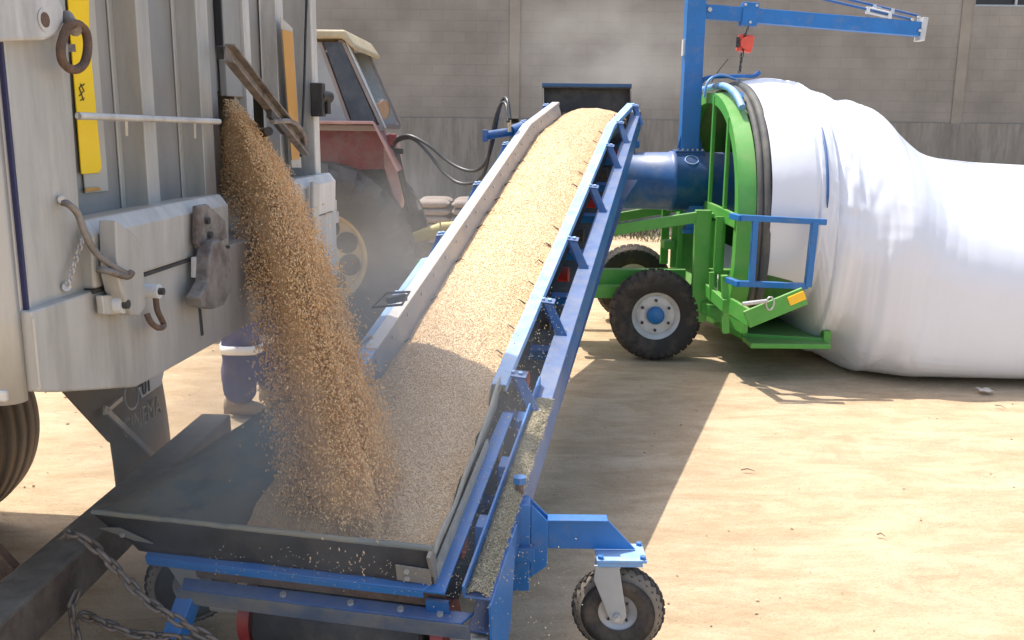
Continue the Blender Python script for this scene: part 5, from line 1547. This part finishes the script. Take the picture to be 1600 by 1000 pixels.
    g = MB(); g.hexa([Vector(q) for q in ((xb + .02, y0 - .01, zb + .0), (xb + .035, y0 - .01, zb), (xb - .20, y1, zb), (xb - .215, y1, zb), (xt + .04, y0 - .01, zc), (xt + .055, y0 - .01, zc), (xt - .12, y1, zc), (xt - .135, y1, zc))]); g.build('rear_window', white_p, t)
    g = MB(); g.prism([(TX - 1.18, y1, zc), (xt, y1, zc), (xb - .03, y1, zb), (TX - 1.2, y1, zb)], (0, .006, 0)); g.build('side_window', gp, t)
    g = MB(); g.box((TX - 1.2, (y0 + y1) / 2, (zc + zb) / 2), (.02, y1 - y0 - .06, zc - zb)); g.build('windscreen', gp, t)
    # rear lamp
    lp = P(596, 172, 8.9); mb = MB(); M = frame(lp, (.8, -.5, .1), (.5, .8, 0), (0, 0, 1)); mb.lathe([(-.06, .02), (-.03, .07), (.03, .085), (.035, .08)], M, 20); mb.add([M @ Vector((.03, .082 * math.cos(a), .082 * math.sin(a))) for a in [k * math.pi / 10 for k in range(20)]], [tuple(range(20))]); la = mb.build('work_lamp', mat('lamp_orange', (.55, .30, .16), .3), t)
    mb = MB(); mb.tube([lp + Vector((.0, 0, .05)), lp + Vector((0, 0, .10))], .03, 10); mb.cyl(lp - Vector((0, 0, .06)), lp - Vector((.05, -.1, .25)), .012, 8); mb.build('lamp_bracket', steel, la)
    # rear body, hydraulic block, linkage behind the fender
    mb = MB(); mb.prism([P(x, y, 8.75) for x, y in ((598, 208), (617, 214), (628, 300), (624, 330), (612, 300), (600, 262))], (0, .35, 0)); mb.build('rear_bracket', pinkred, t, bevel=.01)
    mb = MB(); mb.box(P(613, 218, 8.7), (.07, .1, .10)); mb.build('hydraulic_coupler', red, t, bevel=.01)
    mb = MB(); mb.box(P(623, 236, 8.75), (.08, .08, .05)); mb.bar(P(620, 240, 8.7), P(640, 330, 8.8), .03, .05); mb.build('linkage', dark, t, bevel=.004)
    return t
tractor = make_tractor()

# driveshaft between tractor and bagging machine
t = thing('driveshaft', P(660, 380, 8.9), 'yellow guarded driveshaft between the tractor and the bagging machine', 'driveshaft')
MB().cyl(P(640, 374, 8.9), P(690, 358, 8.9), .05, 18, .065).build('guard', yguard, t)
MB().cyl(P(560, 398, 8.9), P(645, 372, 8.9), .035, 14).build('shaft', cream, t)
MB().cyl(P(690, 357, 8.9), P(860, 345, 8.9), .06, 14).build('shaft', yguard, t)
t = thing('drawbar', P(660, 400, 8.9), 'rusty brown drawbar hitched behind the tractor with green jack foot', 'drawbar')
MB().bar(P(560, 400, 8.9), P(900, 390, 8.9), .14, .20).build('beam', rust, t, bevel=.01)
mb = MB(); a = P(646, 425, 8.8); mb.cyl(Vector((a.x, a.y, a.z + .12)), Vector((a.x, a.y, max(.02, a.z - .3))), .11, 24); mb.build('jack_foot', green, t, bevel=.004)

def hose(pts, label, r=.014):
    mb = MB(); mb.tube(catmull(pts, 8), r, 10); o = mb.build('hydraulic_hose', hose_m)
    return tag(o, label, 'hose', 'hydraulic hoses from the tractor to the conveyor motor')
def HP(l):
    out = []
    n = len(l) - 1
    for i, (x, y) in enumerate(l): out.append(P(x, y, 8.7 - (8.7 - 7.5) * i / n))
    return out
hose(HP([(614, 228), (622, 216), (640, 212), (668, 226), (700, 252), (725, 265), (745, 266), (760, 252), (770, 222), (778, 180), (786, 156), (793, 157), (797, 186)]), 'upper black hydraulic hose looping from the tractor to the conveyor')
hose(HP([(613, 230), (624, 219), (645, 217), (668, 238), (692, 268), (715, 285), (738, 286), (756, 272), (765, 236), (773, 190), (783, 163), (791, 164), (794, 190)]), 'lower black hydraulic hose sagging below its twin behind the conveyor')

# stack of sacks by the wall
def stack():
    t = thing('sack_pallet', P(690, 350, 15.5), 'stack of pale sacks on a pallet at the foot of the wall', 'sacks')
    x0, x1 = P(650, 340, 15.5).x, P(760, 340, 15.5).x
    zt = P(690, 312, 15.5).z
    mb = MB(); n = 5; h = (zt - .12) / n
    for k in range(n):
        for j in range(2):
            for i in range(2):
                xa = x0 + (x1 - x0) * i / 2 + .01 + rnd.uniform(-.02, .02); xb = xa + (x1 - x0) / 2 - .02; ya_ = 15.5 + j * .55; z0 = .12 + k * h
                m_ = 10; pts = []
                for a in range(m_ + 1):
                    for b_ in range(13):
                        th = 2 * math.pi * b_ / 12; f = a / m_; e = (1 - abs(2 * f - 1) ** 4) ** .5
                        pts.append((xa + (xb - xa) * f, ya_ + .26 * math.copysign(abs(math.cos(th)) ** .6, math.cos(th)) * (.85 + .15 * e), z0 + h / 2 + (h * .54) * math.copysign(abs(math.sin(th)) ** .7, math.sin(th)) * max(.15, e)))
                mb.grid(pts, m_ + 1, 13)
    s_ = mb.build('sacks', sacks, t)
    mb = MB(); mb.box(((x0 + x1) / 2, 15.78, .11), (x1 - x0, 1.1, .02)); mb.box(((x0 + x1) / 2, 15.3, .05), (x1 - x0, .1, .1)); mb.box(((x0 + x1) / 2, 16.2, .05), (x1 - x0, .1, .1)); mb.build('pallet', twig_m, t)
stack()

# ================================================================= PERSON
def skin_obj(name, verts, edges, radii, m, parent, base, sub=2, root=0):
    me = bpy.data.meshes.new(name); me.from_pydata([tuple(Vector(v)) for v in verts], edges, []); me.materials.append(m)
    o = bpy.data.objects.new(name, me); COL.objects.link(o); o.parent = parent
    md = o.modifiers.new('skin', 'SKIN'); md.use_smooth_shade = True
    sv = me.skin_vertices[0].data if len(me.skin_vertices) else None
    if sv is None:
        bm = bmesh.new(); bm.from_mesh(me); bm.verts.layers.skin.verify(); bm.to_mesh(me); bm.free(); sv = me.skin_vertices[0].data
    for i, r_ in enumerate(radii): sv[i].radius = (r_ if isinstance(r_, tuple) else (r_, r_)); sv[i].use_root = (i == root)
    md = o.modifiers.new('sub', 'SUBSURF'); md.levels = sub; md.render_levels = sub
    BASE[o.name] = base
    return o
def person():
    loc = Vector((-1.87, 6.55, 0))
    t = thing('person', loc, 'person in navy work trousers with reflective knee bands standing behind the trailer', 'person')
    # facing +X (towards the conveyor); near leg = -Y side
    def pt(x, y, z): return (x, y, z)
    nl = [pt(0, -.11, .93), pt(.01, -.12, .50), pt(-.02, -.13, .09)]
    fl = [pt(.02, .13, .93), pt(.12, .17, .50), pt(.14, .19, .09)]
    # body (skin): head, neck, arms with hands, trunk
    V = [pt(0, 0, .98), pt(0, 0, 1.2), pt(0, 0, 1.40), pt(.01, 0, 1.50), pt(.03, 0, 1.60), pt(.03, 0, 1.70),
         pt(0, -.19, 1.42), pt(.05, -.25, 1.15), pt(.26, -.20, 1.02), pt(.33, -.19, 1.00),
         pt(0, .19, 1.42), pt(.05, .25, 1.15), pt(.26, .20, 1.02), pt(.33, .19, 1.00),
         nl[0], nl[1], nl[2], fl[0], fl[1], fl[2]]
    E = [(0, 1), (1, 2), (2, 3), (3, 4), (4, 5), (2, 6), (6, 7), (7, 8), (8, 9), (2, 10), (10, 11), (11, 12), (12, 13), (0, 14), (14, 15), (15, 16), (0, 17), (17, 18), (18, 19)]
    Rr = [(.13, .10), (.12, .10), (.12, .09), .05, (.085, .075), (.075, .065), .05, .04, .027, .035, .05, .04, .027, .035, .075, .05, .04, .075, .05, .04]
    def hand(ix, sgn):
        bx, by, bz = V[ix]
        for k in range(4):
            y = by + sgn * (-.028 + k * .019); L_ = (.034, .04, .037, .03)[k]
            a = len(V); V.append(pt(bx + .045, y, bz - .0)); V.append(pt(bx + .045 + L_, y, bz - .018)); V.append(pt(bx + .04 + L_, y, bz - .045))
            E.extend([(ix, a), (a, a + 1), (a + 1, a + 2)]); Rr.extend([.009, .0085, .0075])
        a = len(V); V.append(pt(bx + .01, by + sgn * .045, bz - .01)); V.append(pt(bx + .045, by + sgn * .055, bz - .03)); E.extend([(ix, a), (a, a + 1)]); Rr.extend([.011, .009])
    hand(9, -1); hand(13, 1)
    skin_obj('body', V, E, Rr, skin_m, t, loc)
    # face features joined as child pieces
    mb = MB(); hx = loc + Vector((.03, 0, 1.64))
    mb.tube([hx + Vector((.075, 0, .02)), hx + Vector((.105, 0, -.015))], [.008, .014], 8)
    for sg in (-1, 1): mb.tube([hx + Vector((.0, sg * .078, .015)), hx + Vector((-.01, sg * .085, -.02))], [.014, .01], 8)
    mb.build('nose_and_ears', skin_m, t)
    # overalls : trousers and jacket
    V2 = [pt(0, 0, .98), pt(0, 0, 1.2), pt(0, 0, 1.38), pt(0, 0, 1.46), pt(0, -.19, 1.42), pt(.05, -.25, 1.15), pt(.24, -.21, 1.03), pt(0, .19, 1.42), pt(.05, .25, 1.15), pt(.24, .21, 1.03),
          nl[0], pt(.01, -.12, .52), pt(-.01, -.125, .30), pt(-.02, -.13, .05), fl[0], pt(.11, .17, .52), pt(.13, .18, .30), pt(.13, .19, .05)]
    E2 = [(0, 1), (1, 2), (2, 3), (2, 4), (4, 5), (5, 6), (2, 7), (7, 8), (8, 9), (0, 10), (10, 11), (11, 12), (12, 13), (0, 14), (14, 15), (15, 16), (16, 17)]
    R2 = [(.16, .125), (.15, .125), (.15, .11), .08, .065, .058, .045, .065, .058, .045, .14, .135, .13, .125, .14, .135, .13, .125]
    ov = skin_obj('overalls', V2, E2, R2, navy, t, loc, sub=3)
    tx = bpy.data.textures.new('folds', 'CLOUDS'); tx.noise_scale = .09; md = ov.modifiers.new('folds', 'DISPLACE'); md.texture = tx; md.strength = .035; md.mid_level = .5
    # reflective bands
    for (c0, c1, z) in ((Vector((.008, -.12, 0)), 0, .475), (Vector((.115, .172, 0)), 0, .49)):
        mb = MB(); ring = []
        for k in range(28):
            a = 2 * math.pi * k / 28
            for dz in (-.03, .03): ring.append(loc + c0 + Vector((.142 * math.cos(a), .142 * math.sin(a), z + dz + .004 * math.sin(3 * a))))
        mb.grid(ring, 28, 2, True, True); mb.build('reflective_band', reflect, t, solid=.004)
    for (x, y, an) in ((-.02, -.13, -.1), (.14, .19, -.3)):
        mb = MB(); prof = []
        nL = 12; pts = []
        for i in range(nL + 1):
            f = i / nL; xx = -.10 + .30 * f
            hw = .045 + .008 * math.sin(f * math.pi * 1.5); hw *= (1 - max(0, f - .8) * 2.2); top = .11 if f < .35 else .11 - (f - .35) * .09
            top *= (1 - max(0, f - .85) * 2.5)
            for k in range(11):
                a = math.pi * k / 10; q = Vector((xx, hw * math.cos(a), .005 + top * math.sin(a) ** .6)); q.rotate(Matrix.Rotation(an, 3, 'Z')); pts.append(loc + Vector((x, y, 0)) + q)
        mb.grid(pts, nL + 1, 11); mb.tube([loc + Vector((x - .02, y, .08)), loc + Vector((x - .02, y, .16))], .06, 14); mb.build('boot', boot_m, t, solid=.006)
    mb = MB(); hc = loc + Vector((.03, 0, 1.68)); pts = []
    for i in range(9):
        a = math.pi / 2 * i / 8
        for k in range(24): th = 2 * math.pi * k / 24; pts.append(hc + Vector((.12 * math.cos(a) * math.cos(th) if i else .15 * math.cos(th), (.10 if i else .115) * math.cos(a) * math.sin(th), .11 * math.sin(a))))
    mb.grid([pts[i * 24 + k % 24] for i in range(9) for k in range(25)], 9, 25); mb.build('hard_hat', hat_m, t, solid=.004)
person()

# ================================================================= GROUND CLUTTER
def clutter():
    rs = np.random.RandomState(5)
    # pebbles and clods: one stuff object
    V = []; Fc = []
    base = bmesh.new(); bmesh.ops.create_icosphere(base, subdivisions=1, radius=1); bv = np.array([v.co[:] for v in base.verts]); bf = np.array([[v.index for v in f.verts] for f in base.faces]); base.free()
    n = 12000; k = 0
    while k < n:
        x = rs.uniform(-7, 7); y = rs.uniform(2.5, 14)
        sz = .0015 + .0065 * rs.rand() ** 14
        q = bv * (sz * (1 + .5 * rs.rand(3))) * np.array([1, 1, .55]) * (1 + .25 * rs.normal(size=(len(bv), 1)))
        a = rs.rand() * 6.28; rot = np.array([[math.cos(a), -math.sin(a), 0], [math.sin(a), math.cos(a), 0], [0, 0, 1]])
        Fc.append(bf + len(V) * len(bv)); V.append(q @ rot.T + np.array([x, y, -.008])); k += 1
    o = np_mesh('gravel', np.concatenate(V), np.concatenate(Fc), mat('gravel_tan', (.47, .36, .245), .95, 0, .35, 3), None, (0, 6, 0))
    tag(o, 'small stones and clods scattered over the sandy yard', 'gravel', kind='stuff')
    p = PZ(1538, 613, .0)
    mb = MB(); pts = []
    for i in range(5):
        for j in range(5): pts.append(p + Vector((-.05 + .025 * i, -.05 + .025 * j, .012 + .018 * (nz(i * .9, j * .9) + .6))))
    mb.grid(pts, 5, 5); tag(mb.build('paper_scrap', paper), 'crumpled pale scrap of paper on the sand in front of the white bag', 'litter')
    def twig(a, b_, lab, r=.005):
        p, q = PZ(*a, .006), PZ(*b_, .006); m_ = p.lerp(q, .5) + Vector((0, .01, .008))
        tag(MB().tube([p, m_, q], [r, r * .9, r * .4], 6).build('twig', twig_m), lab, 'twig', 'dry twigs lying on the sand')
    twig((1555, 633), (1572, 638), 'thin dry twig lying right of centre near the paper scrap')
    twig((1158, 734), (1180, 736), 'dark twig lying alone on the open sand, middle of the yard')
    twig((1370, 835), (1384, 838), 'short dark twig on the sand in the lower right')
    # scrubby grass along the wall foot seen under the machine
    V = []; Fc = []; c = 0
    for k in range(9000):
        x = rs.uniform(-3, 16); y = rs.uniform(15.5, 18.7); h = .05 + .22 * rs.rand() ** 2; 
        if nz(x * .8, y * .8) < -.15: continue
        a = rs.rand() * 3.14; dx, dy = math.cos(a) * .012, math.sin(a) * .012; lx, ly = rs.normal() * .07, rs.normal() * .07
        V += [(x - dx, y - dy, -.01), (x + dx, y + dy, -.01), (x + lx, y + ly, h)]; Fc.append((c, c + 1, c + 2)); c += 3
    o = np_mesh('dry_grass', np.array(V), np.array(Fc), grassm, None, (5, 17, 0)); tag(o, 'scrubby dry grass and weeds along the foot of the wall', 'grass', kind='stuff')
clutter()

# ================================================================= DUST IN THE AIR
def dust(name, c, rad, dens, label, seed):
    bm = bmesh.new(); bmesh.ops.create_icosphere(bm, subdivisions=3, radius=1.0)
    me = bpy.data.meshes.new(name); bm.to_mesh(me); bm.free()
    o = bpy.data.objects.new(name, me); COL.objects.link(o); o.location = c; o.scale = rad
    m = bpy.data.materials.new('airborne_dust'); m.use_nodes = True; t = m.node_tree; N, L = t.nodes, t.links
    for n in list(N):
        if n.type == 'BSDF_PRINCIPLED': N.remove(n)
    out = [n for n in N if n.type == 'OUTPUT_MATERIAL'][0]
    pv = N.new('ShaderNodeVolumePrincipled'); pv.inputs['Color'].default_value = (1.0, .93, .82, 1); pv.inputs['Anisotropy'].default_value = .0
    tc = N.new('ShaderNodeTexCoord'); ln = N.new('ShaderNodeVectorMath'); ln.operation = 'LENGTH'; L.new(tc.outputs['Object'], ln.inputs[0])
    mr = N.new('ShaderNodeMapRange'); mr.inputs['From Min'].default_value = 1; mr.inputs['From Max'].default_value = .25; L.new(ln.outputs['Value'], mr.inputs['Value'])
    no = N.new('ShaderNodeTexNoise'); no.noise_dimensions = '4D'; no.inputs['W'].default_value = seed; no.inputs['Scale'].default_value = 2.3; no.inputs['Detail'].default_value = 4; L.new(tc.outputs['Object'], no.inputs['Vector'])
    m2 = N.new('ShaderNodeMapRange'); m2.inputs['From Min'].default_value = .38; m2.inputs['From Max'].default_value = .7; L.new(no.outputs['Fac'], m2.inputs['Value'])
    a = N.new('ShaderNodeMath'); a.operation = 'MULTIPLY'; L.new(mr.outputs[0], a.inputs[0]); L.new(m2.outputs[0], a.inputs[1])
    b = N.new('ShaderNodeMath'); b.operation = 'MULTIPLY'; L.new(a.outputs[0], b.inputs[0]); b.inputs[1].default_value = dens
    L.new(b.outputs[0], pv.inputs['Density']); L.new(pv.outputs[0], out.inputs['Volume'])
    me.materials.append(m); tag(o, label, 'dust', kind='stuff')
dust('dust_cloud', C(.45, -.62, .2), (1.0, 1.2, .85), 1.4, 'thin pale dust rising from the hopper around the falling grain', 1.0)
dust('dust_cloud', (.95, 9.9, 2.65), (1.25, .8, .8), .75, 'faint pale dust drifting over the conveyor head', 5.0)
dust('dust_cloud', (-1.0, 6.6, .9), (1.3, 1.5, 1.2), .3, 'thin dust hanging in front of the tractor wheel', 9.0)
